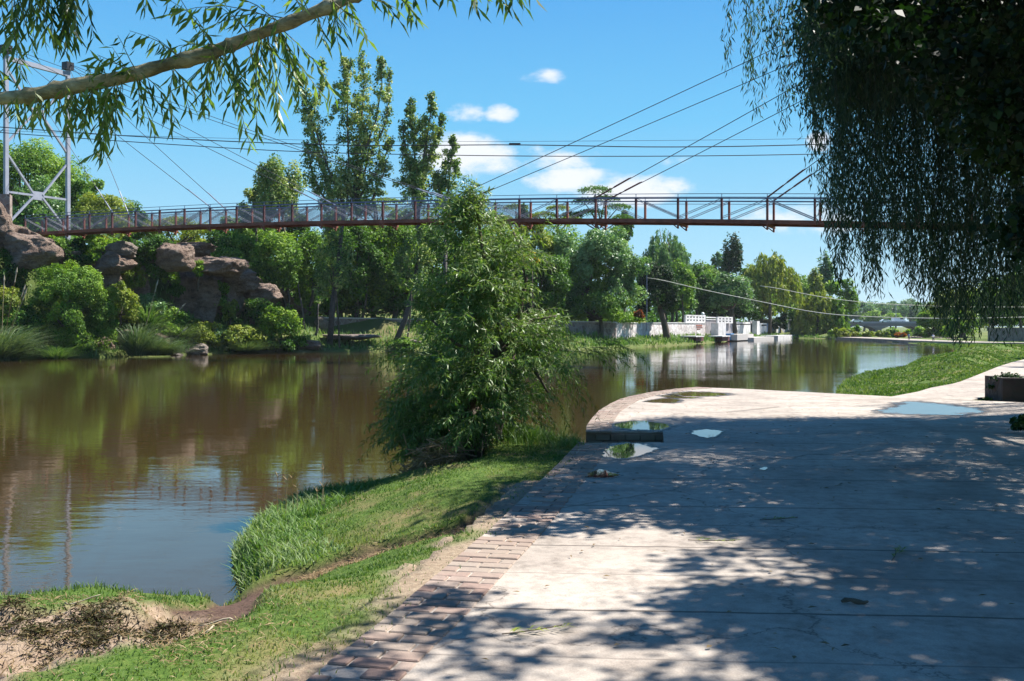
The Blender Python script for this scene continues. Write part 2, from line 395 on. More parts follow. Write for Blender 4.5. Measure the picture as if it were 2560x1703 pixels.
M['masonry_white'] = masonry_mat('whitewashed_masonry', [(.52,.46,.45),(.62,.57,.56),(.72,.69,.68)], (.38,.33,.33), 1.4, 1)

# ------------------------------------------------------------------ river shore
# (X, Y, plateau height, rise width) going round the river
SH = [(-300,-30,.9,3),(-30,4.5,.85,3),(-12,7.7,.85,3),(-6,8.2,.85,3),(-4.1,8.6,.85,3.2),(-3.6,8.9,.85,3.4),(-2.95,8.62,.85,3.2),(-2.6,8.55,.85,3),(-2.48,9.1,.85,2.8),(-2.75,9.8,.86,2.8),
      (-3.1,10.9,.86,3.0),(-3.2,11.8,.86,3.2),(-3.0,13.3,.86,3.2),(-2.3,13.9,.86,2.8),(-1.75,14.6,.86,2.4),(-.4,16.2,.86,1.6),(.55,15.6,.86,1.0),(1.0,14.6,.86,.6),
      (1.6,14.9,.86,.5),(1.65,17.0,.86,.5),(2.4,20.2,.86,.5),(3.9,23.6,.86,.5),(5.1,25.4,.86,.5),(7.4,23.2,.86,2),(8.0,25.0,.86,3),(10.0,31,.84,4),(13.1,40,.84,5),(16.6,47.5,.84,6),(21,54,.84,7),
      (29,71,.75,7),(39,88,.55,7),(50,112,.3,6),(56,134,.25,5),(61,176,.25,5),(60,194,.3,6),
      (58,203,.8,8),(54,200,1.2,8),(47,186,1.3,7),(38.8,171,1.3,6),(30.5,150,1.5,6),(22.3,131,1.6,6),(15,117,1.6,7),(9.5,107,1.6,8),(.8,98.8,1.7,8),(-7,97,1.8,8),(-14.6,95.7,1.8,8),
      (-19,93.8,2.6,9),(-21.7,92.9,4.2,9),(-24.5,90.5,7.2,11),(-26.8,87.6,8.6,11),(-32.6,78.8,9.4,12),(-38,74,10.6,12),(-46.7,69,11.5,12),(-70,60,12,14),(-300,50,12,14)]
SHA = np.array(SH)
def shore(P):
    """signed distance (+inland), interpolated plateau height and width"""
    P = np.asarray(P, float); n = len(SHA); best = np.full(len(P), 1e9); h = np.zeros(len(P)); w = np.ones(len(P)); s = np.zeros(len(P))
    inside = np.zeros(len(P), bool)
    for i in range(n):
        a = SHA[i]; b = SHA[(i+1) % n]; ab = b[:2]-a[:2]; L2 = ab@ab
        t = np.clip(((P-a[:2])@ab)/L2, 0, 1); q = a[:2] + t[:,None]*ab
        d = np.hypot(P[:,0]-q[:,0], P[:,1]-q[:,1]); k = d < best
        if i != n-1:
            best[k] = d[k]; h[k] = (a[2]+(b[2]-a[2])*t)[k]; w[k] = (a[3]+(b[3]-a[3])*t)[k]; s[k] = i + t[k]
        c = (a[1] > P[:,1]) != (b[1] > P[:,1])
        with np.errstate(divide='ignore', invalid='ignore'):
            xx = (b[0]-a[0])*(P[:,1]-a[1])/(b[1]-a[1]) + a[0]
        inside ^= c & (P[:,0] < xx)
    return np.where(inside, -best, best), h, w, s
# pavement outline (counter clockwise), outer edge incl. bricks
PAV_L = [(-2.0,-6),(-1.6,1.0),(-.95,4.4),(-.66,5.6),(-.16,7.9),(.22,9.9),(.58,11.8),(.90,13.62)]
PAV_R = [(1.12,15.1),(1.2,16.0),(1.36,17.1),(1.62,18.7),(1.98,20.3),(2.35,21.7),(2.8,22.9),(3.4,24.1),(4.1,25.2),(4.85,26.0)]
PAV_B = [(5.9,25.3),(7.6,23.6),(9.4,21.8),(10.6,20.9),(16,17),(24,12),(24,-6)]
SLOT = [(.90,13.62),(2.08,13.66),(2.10,13.75),(2.29,15.1),(1.12,15.1)]
PAV = PAV_L + SLOT[1:-1] + PAV_R + PAV_B
PAVA = np.array(PAV)
def inpoly(P, A):
    P = np.asarray(P); r = np.zeros(len(P), bool); n = len(A)
    for i in range(n):
        a = A[i]; b = A[(i+1) % n]; c = (a[1] > P[:,1]) != (b[1] > P[:,1])
        with np.errstate(divide='ignore', invalid='ignore'):
            xx = (b[0]-a[0])*(P[:,1]-a[1])/(b[1]-a[1]) + a[0]
        r ^= c & (P[:,0] < xx)
    return r
def pdist(P, L):
    P = np.asarray(P, float); best = np.full(len(P), 1e9); L = np.array(L, float)
    for a, b in zip(L[:-1], L[1:]):
        ab = b-a; t = np.clip(((P-a)@ab)/(ab@ab), 0, 1); q = a+t[:,None]*ab
        best = np.minimum(best, np.hypot(P[:,0]-q[:,0], P[:,1]-q[:,1]))
    return best
def px2g(x, y):
    Y = np.linspace(3.5, 18, 900); P = np.stack([(x-CX)/F*Y, Y],1); d, h, w, s_ = shore(P); u = np.maximum(d,0); z = .26*sstep(0,.35,u)+.6*sstep(0,1,u/w)
    zr = HC+(HY-y)/F*Y; k = np.argmax(zr <= z); return (float(P[k,0]), float(P[k,1]))
TRAIL = [px2g(*p) for p in [(400,1545),(500,1512),(620,1475),(740,1435),(850,1397),(1000,1352),(1100,1322),(1180,1300),(1230,1280)]]
SANDP = [px2g(*p) for p in [(-250,1580),(-60,1550),(0,1535),(100,1512),(250,1505),(420,1503),(540,1512),(500,1545),(420,1575),(330,1612),(240,1650),(130,1690),(0,1712),(-300,1740)]]
SPIT = [px2g(*p) for p in [(230,1508),(330,1503),(460,1500)]]
PATHR = [(8.6,21.2),(13.0,27.0),(19.5,38.0),(30,55),(43,78),(60,104),(90,140)]   # right-hand side path
WEIR = [(150,95),(60,104),(56,128),(63,165),(66,210)]
def masks(P):
    n = fbm(P, 1.7, 5); n2 = fbm(P, 5, 9)
    sp = np.array(SANDP); sdp = pdist(P, SANDP+SANDP[:1])*np.where(inpoly(P, sp), -1, 1)
    sand = sstep(.14, -.12, sdp + (fbm(P,3.2,15)-.5)*.9)
    sand = np.maximum(sand, sstep(.20, .07, pdist(P, SPIT) + (n2-.5)*.2))
    pl = pdist(P, PAV_L)
    sand = np.maximum(sand, .9*sstep(.5, .1, pl + (n-.5)*1.0) * (P[:,1] < 10.5))
    tr = pdist(P, TRAIL); soil = sstep(.34, .24, tr + (n2-.5)*.16)
    soil = np.maximum(soil, sstep(.9,.3, np.hypot(P[:,0]+1.0, (P[:,1]-13.6))+(n-.5)))
    return sand, soil
def ground_z(P, full=False):
    P = np.asarray(P, float).reshape(-1, 2)
    d, h, w, s = shore(P); u = np.maximum(d, 0)
    lip = np.minimum(h*.3, .28)*sstep(0, .35, u)
    z = lip + (h-np.minimum(h*.3,.28))*sstep(0, 1, u/w)
    big = s > 33.5                                   # far (left) bank
    wsd = (P[:,0]-12.5)*-.905+(P[:,1]-120)*.425; rgt = big & (P[:,0] > 12.5)
    z = np.where(rgt, np.minimum(z, .9), z)
    z = np.where(big & (h < 4), z + np.where(rgt, 1.9*sstep(.6,1.4,wsd), 1.35*sstep(8.6, 9.4, u)*sstep(4,2.2,h)), z)
    z = z + np.where(big, (fbm(P,.35,3)-.5)*1.6*sstep(.5,5,u), (fbm(P,1.2,3)-.5)*.10*sstep(.2,1.5,u))
    z = z + np.where(big, np.where(rgt, 6*sstep(12,70,wsd), 7.5*sstep(16,70,u))*sstep(215,165,P[:,1]), 0)
    right = (P[:,0] > 7) & (P[:,1] > 22) & ~big
    hump = (fbm(P*np.array([.6,.35]), .45, 21)-.45)*2.2
    z = z + np.where(right, np.maximum(hump,-.3)*sstep(.6,3.0,u)*sstep(1.1,2.6,pdist(P,PATHR))*sstep(90,65,P[:,1]), 0)
    near = (np.abs(P[:,0]) < 9) & (P[:,1] < 20) & (P[:,1] > 0)
    sa, so_ = masks(P) if near.any() else (0, 0)
    z = z + np.where(near, -.10*so_ + sa*((fbm(P,5.5,31)-.5)*.34-.06)*sstep(0,.8,u)*sstep(.0,.5,pdist(P,PAV_L)) + (fbm(P,9,33)-.5)*.03, 0)
    z = np.where(near, np.minimum(z, .872), z)
    far = sstep(200, 420, P[:,1]); z = z*(1-far) + (-.15)*far*1.0
    z = np.where(P[:,1] > 1000, z + (P[:,1]-1000)*.0, z)
    z = np.where(d < 0, -.25-np.minimum(-d*.8, 1.6), z)
    ip = inpoly(P, PAVA); pl_ = pdist(P, PAV_L); z = np.where((pl_ < .25) & (P[:,1] < 13.2), .875, z); z = np.where(ip & ((pl_ > .2) | (P[:,1] > 13.2)), np.minimum(z, .45), z)
    sl_ = inpoly(P, np.array(SLOT)+0); z = np.where(sl_, .52, z)
    return (z, d, h, s) if full else z
def gz(x, y): return float(ground_z(np.array([[x, y]]))[0])

def sinhgrid(lo, hi, c, a, du):
    u0, u1 = math.asinh((lo-c)/a), math.asinh((hi-c)/a); n = int((u1-u0)/du)
    return c + a*np.sinh(np.linspace(u0, u1, n))
gx = sinhgrid(-1600, 1600, -1.5, 3.0, .021); gy = sinhgrid(-60, 2600, 8.5, 3.0, .021)
GX, GY = np.meshgrid(gx, gy); GP = np.stack([GX.ravel(), GY.ravel()], 1)
gzv, gd, gh, gs = ground_z(GP, True)
sa, so_ = masks(GP); nr = (np.abs(GP[:,0]) < 9) & (GP[:,1] < 20)
sa = sa*nr; so_ = np.where(nr, so_, sstep(1.3,.8,pdist(GP,PATHR)+(fbm(GP,.8,4)-.5)*.8)*.0)
so_ = np.where(gd < .12, np.maximum(so_, .8), so_)
farm = np.where(gs > 33.5, .85, 0.0)*(gd > 0)
ny, nx = GX.shape; idx = np.arange(nx*ny).reshape(ny, nx)
FQ = np.stack([idx[:-1,:-1], idx[:-1,1:], idx[1:,1:], idx[1:,:-1]], -1).reshape(-1, 4)
g = link_mesh('ground', np.concatenate([GP, gzv[:,None]], 1), FQ, M['ground'], smooth=True, attrs={'sand': sa, 'soil': so_, 'far': farm})
tag(g, kind='structure')
# water sheet
wp = [(-320,-40),(150,-40),(150,330),(-320,330)]
wv = [(x, y, 0) for x, y in wp]
tag(link_mesh('river_water', wv, [(0,1,2,3)], M['water']), kind='structure')
# distant hills low
# ------------------------------------------------------------------ pavement
def prism(poly, z0, z1, name, mat, parent=None):
    n = len(poly); V = [(x, y, z1) for x, y in poly] + [(x, y, z0) for x, y in poly]
    Fc = [tuple(range(n))] + [((i+1) % n, i, n+i, n+(i+1) % n) for i in range(n)] + [tuple(range(2*n-1, n-1, -1))]
    return link_mesh(name, V, Fc, mat, parent)
PZ = .9
area = sum(PAV[i][0]*PAV[(i+1)%len(PAV)][1]-PAV[(i+1)%len(PAV)][0]*PAV[i][1] for i in range(len(PAV)))
pav = PAV if area > 0 else PAV[::-1]
import bmesh
def pave():
    from mathutils.geometry import delaunay_2d_cdt
    n = len(pav); r = delaunay_2d_cdt([Vector(p) for p in pav], [(i, (i+1) % n) for i in range(n)], [list(range(n))], 1, 1e-6)
    vs = [tuple(v) for v in r[0]]; k = len(vs); V = [(x, y, PZ) for x, y in vs]; Fc = []
    for t in r[2]:
        a, b_, c = [vs[i] for i in t[:3]]; up = (b_[0]-a[0])*(c[1]-a[1])-(b_[1]-a[1])*(c[0]-a[0]) > 0
        Fc.append(tuple(t) if up else tuple(t[::-1]))
    V += [(x, y, PZ) for x, y in pav] + [(x, y, -.9) for x, y in pav]     # side walls, counter clockwise outline
    Fc += [(k+i, k+n+i, k+n+(i+1) % n, k+(i+1) % n) for i in range(n)]
    Fc = [f if i < len(r[2]) else f for i, f in enumerate(Fc)]
    o = link_mesh('pavement', V, Fc, M['concrete']); tag(o, kind='structure')
pave()
# bricks along the river edge, laid across the strip
def bricks(line, wid0, wid1, name, label, grp):
    L = np.array(line, float); seg = np.hypot(*(L[1:]-L[:-1]).T); cs = np.concatenate([[0], np.cumsum(seg)])
    m = MB(); s = 0.0; row = 0
    while s < cs[-1]-.03:
        i = min(np.searchsorted(cs, s, side='right')-1, len(seg)-1); t = (s-cs[i])/seg[i]; p = L[i]+(L[i+1]-L[i])*t
        T = (L[i+1]-L[i])/seg[i]; Nn = np.array([T[1], -T[0]])   # to the right = inland
        wd = wid0+(wid1-wid0)*s/cs[-1]; off = -.005 + (0 if row % 2 == 0 else -.0)
        lens = [.22,.22,.22] if row % 2 == 0 else [.11,.22,.22,.11]
        x = 0
        for l in lens:
            l = min(l, wd-x)
            if l < .05: break
            if random.random() > (.03 if x > .05 else .12):
                c = p+Nn*(off+x+l/2)+T*random.uniform(-.004,.004); h = .010+random.uniform(-.004,.004)
                m.box((c[0], c[1], PZ+h/2-.01), (l-.014, .116, h+.02), math.atan2(Nn[1], Nn[0])+random.uniform(-.015,.015))
            x += l
        s += .132; row += 1
    o = m.build(name, M['brick']); tag(o, label, 'brick edging')
    bv = o.modifiers.new('bevel', 'BEVEL'); bv.width = .006; bv.segments = 1
bricks(PAV_L[1:], .40, .48, 'brick_edging', 'worn pink brick edging between the grass bank and the concrete', None)
bricks(PAV_R, .40, .50, 'brick_edging', 'curved brick edging on the platform point above the river', None)
# inside faces of the boat slot: lining slabs + small brick step
m = MB(); m.box((1.70,15.09,.66),(1.15,.04,.44), r=.0)
for j in range(4):
    for i in range(6):
        xx = 1.16+(i+.5*(j%2))*.225; 
        if xx > 2.18: continue
        m.box((xx+.1,15.055,.53+j*.095),(.205,.06,.082), r=random.uniform(0,.5))
o = m.build('slot_facing', M['brick']); tag(o, 'dark brick face at the back of the sunken slot in the platform', 'slot wall')
m = MB(); m.box((1.97,13.80,.77),(.20,.18,.22), r=.7)
o = m.build('step_block', M['brick']); tag(o, 'small pale brick step block in the corner of the platform slot', 'step')

# puddles
def blob(pts_px, seed, z=PZ+.004, n=90, jit=.10):
    P = np.array([onz(x, y, z) for x, y in pts_px]); k = len(P)
    t = np.linspace(0, k, n, endpoint=False); out = []
    for u in t:
        i = int(u); f = u-i
        p0, p1, p2, p3 = P[(i-1) % k], P[i % k], P[(i+1) % k], P[(i+2) % k]
        out.append(.5*((2*p1)+(-p0+p2)*f+(2*p0-5*p1+4*p2-p3)*f*f+(-p0+3*p1-3*p2+p3)*f**3))
    out = np.array(out); c = out.mean(0)
    nn = fbm(out, 3.2, seed, 3)-.5; nn2 = fbm(out, 13, seed+3, 2)-.5
    return c + (out-c)*(1+jit*2.2*nn+jit*1.0*nn2)[:,None]
def puddle(pts, seed, label, mat='puddle', jit=.12):
    b = blob(pts, seed, jit=jit); c = b.mean(0); n = len(b); rings = [.35,.65,.85,.95,1.05,1.2,1.4]; V = [(c[0],c[1],PZ+.004)]; e = [0.]
    for r in rings: V += [(*(c+(q-c)*r), PZ+.004) for q in b]; e += [r]*n
    Fc = [(0,1+i,1+(i+1)%n) for i in range(n)]
    for k in range(len(rings)-1): Fc += [(1+k*n+i, 1+(k+1)*n+i, 1+(k+1)*n+(i+1)%n, 1+k*n+(i+1)%n) for i in range(n)]
    o = link_mesh('puddle', V, Fc, puddle_mat(mat), attrs={'edge': e}); tag(o, label, 'puddle', 'puddles on the concrete platform')
PM = {}
def puddle_mat(kind):
    if kind in PM: return PM[kind]
    mt, nt, b = mat_base('wet_'+kind); col = (.04,.036,.034) if kind == 'puddle' else (.10,.075,.03)
    b.inputs['Base Color'].default_value = (*col,1); b.inputs['Roughness'].default_value = .02; b.inputs['IOR'].default_value = 1.33
    n = noise(nt, 5, 6, .65); n2 = noise(nt, 1.6, 3, .5)
    def mth(op, a, bb, cc=None):
        q = nt.nodes.new('ShaderNodeMath'); q.operation = op
        for i, v in enumerate((a, bb, cc)):
            if v is None: continue
            if isinstance(v, (int, float)): q.inputs[i].default_value = v
            else: nt.links.new(v, q.inputs[i])
        return q.outputs[0]
    e = mth('ADD', attr(nt,'edge'), mth('ADD', mth('MULTIPLY', mth('SUBTRACT', n, .5), .9), mth('MULTIPLY', mth('SUBTRACT', n2, .5), .7)))
    wet = nt.nodes.new('ShaderNodeBsdfPrincipled'); wet.inputs['Base Color'].default_value = (.05,.042,.036,1); wet.inputs['Roughness'].default_value = .45
    tr = nt.nodes.new('ShaderNodeBsdfTransparent'); m1 = nt.nodes.new('ShaderNodeMixShader'); m2 = nt.nodes.new('ShaderNodeMixShader')
    nt.links.new(ramp(nt, e, [(.90,(0,0,0)),(.94,(1,1,1))]), m1.inputs[0]); nt.links.new(b.outputs[0], m1.inputs[1]); nt.links.new(wet.outputs[0], m1.inputs[2])
    e2 = mth('MULTIPLY', e, .7)
    nt.links.new(ramp(nt, e2, [(.66,(.25,)*3),(.86,(1,1,1))]), m2.inputs[0]); nt.links.new(m1.outputs[0], m2.inputs[1]); nt.links.new(tr.outputs[0], m2.inputs[2])
    # fully water where inside: no see-through there
    mm = ramp(nt, e2, [(.60,(0,0,0)),(.66,(.45,)*3)]); nt.links.new(m2.outputs[0], nt.nodes['Material Output'].inputs[0])
    m2.inputs[0].links[0].from_node.color_ramp.elements[0].color = (0,0,0,1)
    PM[kind] = mt; return mt
puddle([(1440,1190),(1478,1180),(1500,1172),(1530,1182),(1548,1188),(1500,1196)], 1, 'small bright blue puddle nearest the brick edging below the slot')
puddle([(1495,1140),(1500,1122),(1540,1112),(1600,1110),(1640,1122),(1600,1136),(1560,1150)], 2, 'broken blue puddle directly below the sunken slot')
puddle([(1528,1068),(1560,1055),(1620,1052),(1680,1062),(1640,1076),(1570,1075)], 3, 'greenish puddle just behind the sunken slot')
puddle([(1725,1082),(1750,1074),(1800,1076),(1790,1090),(1760,1092)], 4, 'small puddle to the right of the sunken slot')
puddle([(2200,1030),(2240,1012),(2280,1004),(2340,1008),(2430,1020),(2455,1030),(2380,1037),(2280,1036)], 5, 'largest light blue puddle near the far edge of the platform', jit=.08)
puddle([(1610,1004),(1660,996),(1700,1002),(1680,1008),(1640,1007)], 6, 'small muddy green puddle on the sunlit platform point', 'puddle_mud')
puddle([(1670,984),(1720,979),(1800,982),(1830,988),(1760,991),(1700,989)], 7, 'long thin muddy puddle at the far platform rim', 'puddle_mud')
puddle([(1650,990),(1680,986),(1712,992),(1760,994),(1700,996)], 8, 'narrow muddy puddle in the middle of the platform point', 'puddle_mud')
puddle([(1898,1172),(1912,1167),(1920,1170),(1912,1175)], 9, 'tiny bright puddle alone in the tree shade on the concrete')
m = MB()
# ------------------------------------------------------------------ leaves machinery
def leaf_arrays(P, D, N, L, Wd, cup=.12):
    D = D/(np.linalg.norm(D,axis=1)[:,None]+1e-9); S = np.cross(D, N); S /= (np.linalg.norm(S,axis=1)[:,None]+1e-9); U = np.cross(S, D)
    L = np.broadcast_to(L, (len(P),))[:,None]; Wd = np.broadcast_to(Wd, (len(P),))[:,None]
    mid = P + D*L*.45 + U*L*cup
    V = np.stack([P, mid+S*Wd*.5, P+D*L, mid-S*Wd*.5], 1).reshape(-1, 3)
    Fq = np.arange(len(P)*4).reshape(-1, 4); return V, Fq
def unit(n):
    v = rng.normal(size=(n,3)); return v/np.linalg.norm(v,axis=1)[:,None]
def foliage(name, P, out, L, mat, parent, wd=.6, clr=None, droop=0.0):
    n = len(P); N = unit(n)*.9 + out*.7 + np.array([0,0,.45])
    D = np.cross(N, unit(n)) + np.array([0,0,-droop])
    l = L*rng.uniform(.65,1.3,n)
    V, Fq = leaf_arrays(P, D, N, l, l*wd)
    r = rng.random(n) if clr is None else np.clip(clr+rng.normal(0,.2,n),0,1)
    return link_mesh(name, V, Fq, mat, parent, rnd=r)
def clumps(c, r, k, per, cr=.36, flat=.75, shell=.75, low=-.75):
    """points in k small clumps spread through an ellipsoid"""
    U = unit(k*3); U = U[U[:,2] > low][:k]; k = len(U)
    rad = rng.uniform(.35,1,k)**.5*(.55+.4*shell)*rng.uniform(.85,1.12,k); rad = np.clip(rad, .2, 1.05)
    C = U*rad[:,None]; C[:,:2] *= np.where(U[:,2] < .1, np.clip(1-U[:,2]**2,.25,1)**-.32, 1)[:,None]; P = []; O = []; cl = []
    for i in range(k):
        s = cr*rng.uniform(.6,1.25); q = unit(per); rr = rng.uniform(.25,1,per)**.45*s
        p = C[i]+q*rr[:,None]*np.array([1,1,flat]); P.append(p); O.append(q*.6+U[i]*.6); cl.append(np.full(per, rng.uniform(.15,.85)))
    P = np.concatenate(P); return np.array(c)+P*np.array(r), np.concatenate(O), np.concatenate(cl), np.array(c)+C*np.array(r)
def limbs(m, base, C, n, r0, r1, bend=.3):
    for i in rng.choice(len(C), min(n, len(C)), replace=False):
        a = np.array(base); b = C[i]; mid = (a+b)/2 + np.array([0,0,-bend*np.linalg.norm(b-a)*.2]) + rng.normal(0,.04,3)*np.linalg.norm(b-a)
        t = np.linspace(0,1,6)[:,None]; pts = (1-t)**2*a+2*t*(1-t)*mid+t*t*b
        m.tube(pts, np.linspace(r0, r1, 6), 5)
def tree_px(name, label, cat, x, yt, yb, wpx, Y, mat, k=26, dens=1.0, leaf=None, group=None, trunk=True, cr=.31, trx=None, bark='bark', low=-.75, flat=.75, droop=0, root=None, shape=1.0, wd=.6, depth=None, tw=.035):
    top = W(x, yt, Y); bot = W(x, yb, Y); rx = wpx/2/F*Y; rz = (top[2]-bot[2])/2; c = np.array([top[0], Y, (top[2]+bot[2])/2])
    k = int(k*1.45); L = leaf or .0027*Y; apx = math.pi*(wpx*.2)*((yb-yt)*.2); n = int(apx*2.1*dens*(.0031*Y/L)**2)+300
    zg = gz(c[0], Y) if root is None else root
    bx = c[0] if trx is None else W(trx, 0, Y)[0]; zg = gz(bx, Y) if root is None else root
    e = empty(name, (bx, Y, zg), label, cat, group)
    P, O, cl, C = clumps(c, (rx*1.04, (depth or rx)*.95, rz*.97), k, max(12, n//k), cr, flat, low=low)
    foliage('crown', P, O, L, M[mat], e, clr=cl, droop=droop, wd=wd)
    if trunk:
        m = MB(); fork = np.array([c[0]*.7+bx*.3, Y, max(zg+.4, c[2]-rz*.55)]); r0 = max(.08, rx*tw*2)
        b0 = np.array([bx, Y, zg-.4]); t = np.linspace(0,1,6)[:,None]
        pts = b0+(fork-b0)*t+np.sin(t*3)*np.array([[.05*rx,0,0]])
        m.tube(pts, np.linspace(r0*1.25, r0*.8, 6), 7); limbs(m, fork, C, 10, r0*.55, r0*.12)
        m.build('trunk', M[bark], e, smooth=True)
    return e
# ------------------------------------------------------------------ footbridge
BA, BB, BC, BY = -1164.86, 69.346, -.014183, 88.0
def bp(n, side=0, dz=0):
    """point on near truss bottom chord at panel n; side 0 near, 1 far"""
    X = (BA+BB*n)/F*BY; Y = BY*(1+BC*n); z = 10.80+.03*n-.0036*n*n - (.0 if n > 0 else 0)
    return np.array([X+.4535*1.75*side, Y+.891*1.75*side, z+dz])
ybot = {0:578.6,3:568.7,5:564.8,8:557.7,10:554.7,12:548.6,16:547.5,19:545,22:545,25:555}
nn_ = np.array(list(ybot)); zz_ = np.array([HC+(HY-ybot[k])/F*BY*(1+BC*k) for k in ybot])
pf = np.polyfit(nn_, zz_, 2)
def bz(n): return float(np.polyval(pf, min(n, 40)))
def bp(n, side=0, dz=0):
    return np.array([(BA+BB*n)/F*BY+.4535*1.75*side, BY*(1+BC*n)+.891*1.75*side, bz(n)+dz])
RH = 1.27; N0, N1 = -1, 33
fb = empty('footbridge', bp(0), 'long red brown suspension footbridge with mesh railings spanning the river', 'footbridge')
def chordline(side, dz, name, mat, w, h, n0=N0, n1=N1):
    m = MB()
    for n in range(n0, n1):
        a = bp(n, side, dz); b = bp(n+1, side, dz); m.bar(a, b, w, h, r=.5)
    return m.build(name, mat, fb)
for s_ in (0, 1):
    chordline(s_, -.14, 'side_beam', M['rust'], .10, .24)
    chordline(s_, RH, 'top_chord', M['rail'], .08, .075)
    chordline(s_, RH+.27, 'handrail', M['rail'], .03, .035)
    chordline(s_, RH-.18, 'mesh_rail', M['rail'], .025, .03)
m = MB()
for n in range(N0, N1):
    a = (bp(n,0)+bp(n,1))/2; b = (bp(n+1,0)+bp(n+1,1))/2; m.bar(a+[0,0,-.06], b+[0,0,-.06], 1.60, .06)
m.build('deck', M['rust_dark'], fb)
post = {}
for s_ in (0, 1):
    for n in range(N0, N1+1):
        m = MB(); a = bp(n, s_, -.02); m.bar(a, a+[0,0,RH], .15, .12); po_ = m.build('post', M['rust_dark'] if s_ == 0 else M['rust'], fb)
        m = MB(); q = a+[0,0,RH]; m.bar(q, q+[0,0,.27], .035, .035); m.build('stanchion', M['rail'], po_)
for n in range(N0, N1):
    k = (n-3) % 4
    for s_ in (0, 1):
        a, b = (bp(n,s_,RH-.05), bp(n+1,s_,.08)) if k in (0,1) else (bp(n,s_,.08), bp(n+1,s_,RH-.05))
        m = MB(); m.bar(a+[0,0,.05], b+[0,0,.05], .035); m.bar(a-[0,0,.05], b-[0,0,.05], .035); m.build('diagonal_brace', M['brace'], fb)
def mesh_mat():
    mt, nt, b = mat_base('wire_mesh'); g = nt.nodes.new('ShaderNodeNewGeometry')
    mp = nt.nodes.new('ShaderNodeMapping'); mp.inputs['Rotation'].default_value = (0, R(45), R(27)); nt.links.new(g.outputs['Position'], mp.inputs[0])
    sp = nt.nodes.new('ShaderNodeSeparateXYZ'); nt.links.new(mp.outputs[0], sp.inputs[0]); r = []
    for i in (0, 2):
        f = nt.nodes.new('ShaderNodeMath'); f.operation = 'MULTIPLY'; f.inputs[1].default_value = 14; nt.links.new(sp.outputs[i], f.inputs[0])
        q = nt.nodes.new('ShaderNodeMath'); q.operation = 'FRACT'; nt.links.new(f.outputs[0], q.inputs[0])
        l = nt.nodes.new('ShaderNodeMath'); l.operation = 'LESS_THAN'; l.inputs[1].default_value = .17; nt.links.new(q.outputs[0], l.inputs[0]); r.append(l.outputs[0])
    mx = nt.nodes.new('ShaderNodeMath'); mx.operation = 'MAXIMUM'; nt.links.new(r[0], mx.inputs[0]); nt.links.new(r[1], mx.inputs[1])
    nt.links.new(mx.outputs[0], b.inputs['Alpha']); b.inputs['Base Color'].default_value = (.26,.24,.27,1); b.inputs['Roughness'].default_value = .6
    return mt
MM = mesh_mat()
for s_ in (0, 1):
    V = []; Fc = []
    for i, n in enumerate(range(N0, 18)):
        V += [bp(n,s_,.02)+[.06*(1-2*s_)*0,-.05+.1*s_,0], bp(n,s_,RH-.18)+[0,-.05+.1*s_,0]]
        if i: Fc.append((2*i-2, 2*i, 2*i+1, 2*i-1))
    link_mesh('mesh_panel', V, Fc, MM, fb)
for n in range(1, N1, 2):
    m = MB(); a = bp(n,0,-.33)-np.array([.4535,.891,0])*.12; b = bp(n,1,-.33)+np.array([.4535,.891,0])*.22
    m.bar(a, b, .12, .14, r=.3)
    for p, q in ((bp(n,0,-.3), bp(n,0,-.62)), (bp(n,1,-.3), bp(n,1,-.62))): m.bar(p, q, .10, .1)
    d = np.array([.891,-.4535,0])
    for s_ in (0,1): m.bar(bp(n,s_,-.60), bp(n,s_,-.26)-d*.42, .06)
    m.build('floor_beam', M['rust'], fb)
# ---- towers
TD = np.array([.4535,.891,0]); TN0, TN1 = -.8, 32.0
def tower(n, zb0, zb1, zt, label):
    c = bp(n); c[2] = 0
    A = c-TD*2.3; B = c+TD*4.05
    e = empty('bridge_tower', (c[0], c[1], min(zb0, zb1)), label, 'bridge tower', 'steel towers of the footbridge')
    for P, zb in ((A, zb0), (B, zb1)):
        m = MB(); m.bar(P+[0,0,zb-1.5], P+[0,0,zt], .34, .3); m.build('leg', M['steel'], e)
        m = MB(); m.box(P+[0,0,zt+.35], (.75,.75,.7), R(-27)); m.build('saddle', M['wire'], e)
    zb = (zb0+zb1)/2; H = zt-zb
    # crosspoints: (height of node)
    def pt(u, z): return A+(B-A)*u+[0,0,z]
    nz = [zb+.195*H, zb+.69*H]
    for k, z in enumerate(nz):
        m = MB(); m.box(pt(.5, z), (1.25,.12,.75), math.atan2(TD[1],TD[0])); m.build('gusset_plate', M['steel'], e)
        for (u, zz) in ((.03, z-.185*H if k == 0 else z-.20*H), (.97, z-.185*H if k == 0 else z-.20*H), (.03, z+.215*H), (.97, z+.215*H)):
            m = MB(); m.bar(pt(.5+(.07 if u > .5 else -.07), z+(.12 if zz > z else -.12)), pt(u, zz), .19, .16); m.build('diagonal_strut', M['steel'], e)
        if k == 0:
            for u in (.02, .98):
                m = MB(); m.bar(pt(.5+(.08 if u > .5 else -.08), z), pt(u, z), .18, .18); m.build('cross_strut', M['steel'], e)
    m = MB(); m.bar(pt(.03, zt-.4), pt(.97, zt-.4), .3, .4); m.build('top_beam', M['steel'], e)
    return A+[0,0,zt+.6], B+[0,0,zt+.6]
zt = 26.3
LA, LB = tower(TN0, 11.6, 11.0, zt, 'pale grey steel lattice tower at the left end of the footbridge')
RA, RB = tower(TN1, 2, 2, 26.3, 'steel tower beyond the hanging foliage at the right end of the footbridge')
def cable(a, b, r, sag, name, mat, parent, k=5, n=16):
    t = np.linspace(0,1,n)[:,None]; P = np.array(a)+(np.array(b)-np.array(a))*t; P[:,2] -= (4*sag*t*(1-t))[:,0]
    m = MB(); m.tube(P, r, k); return m.build(name, mat, parent, smooth=True)
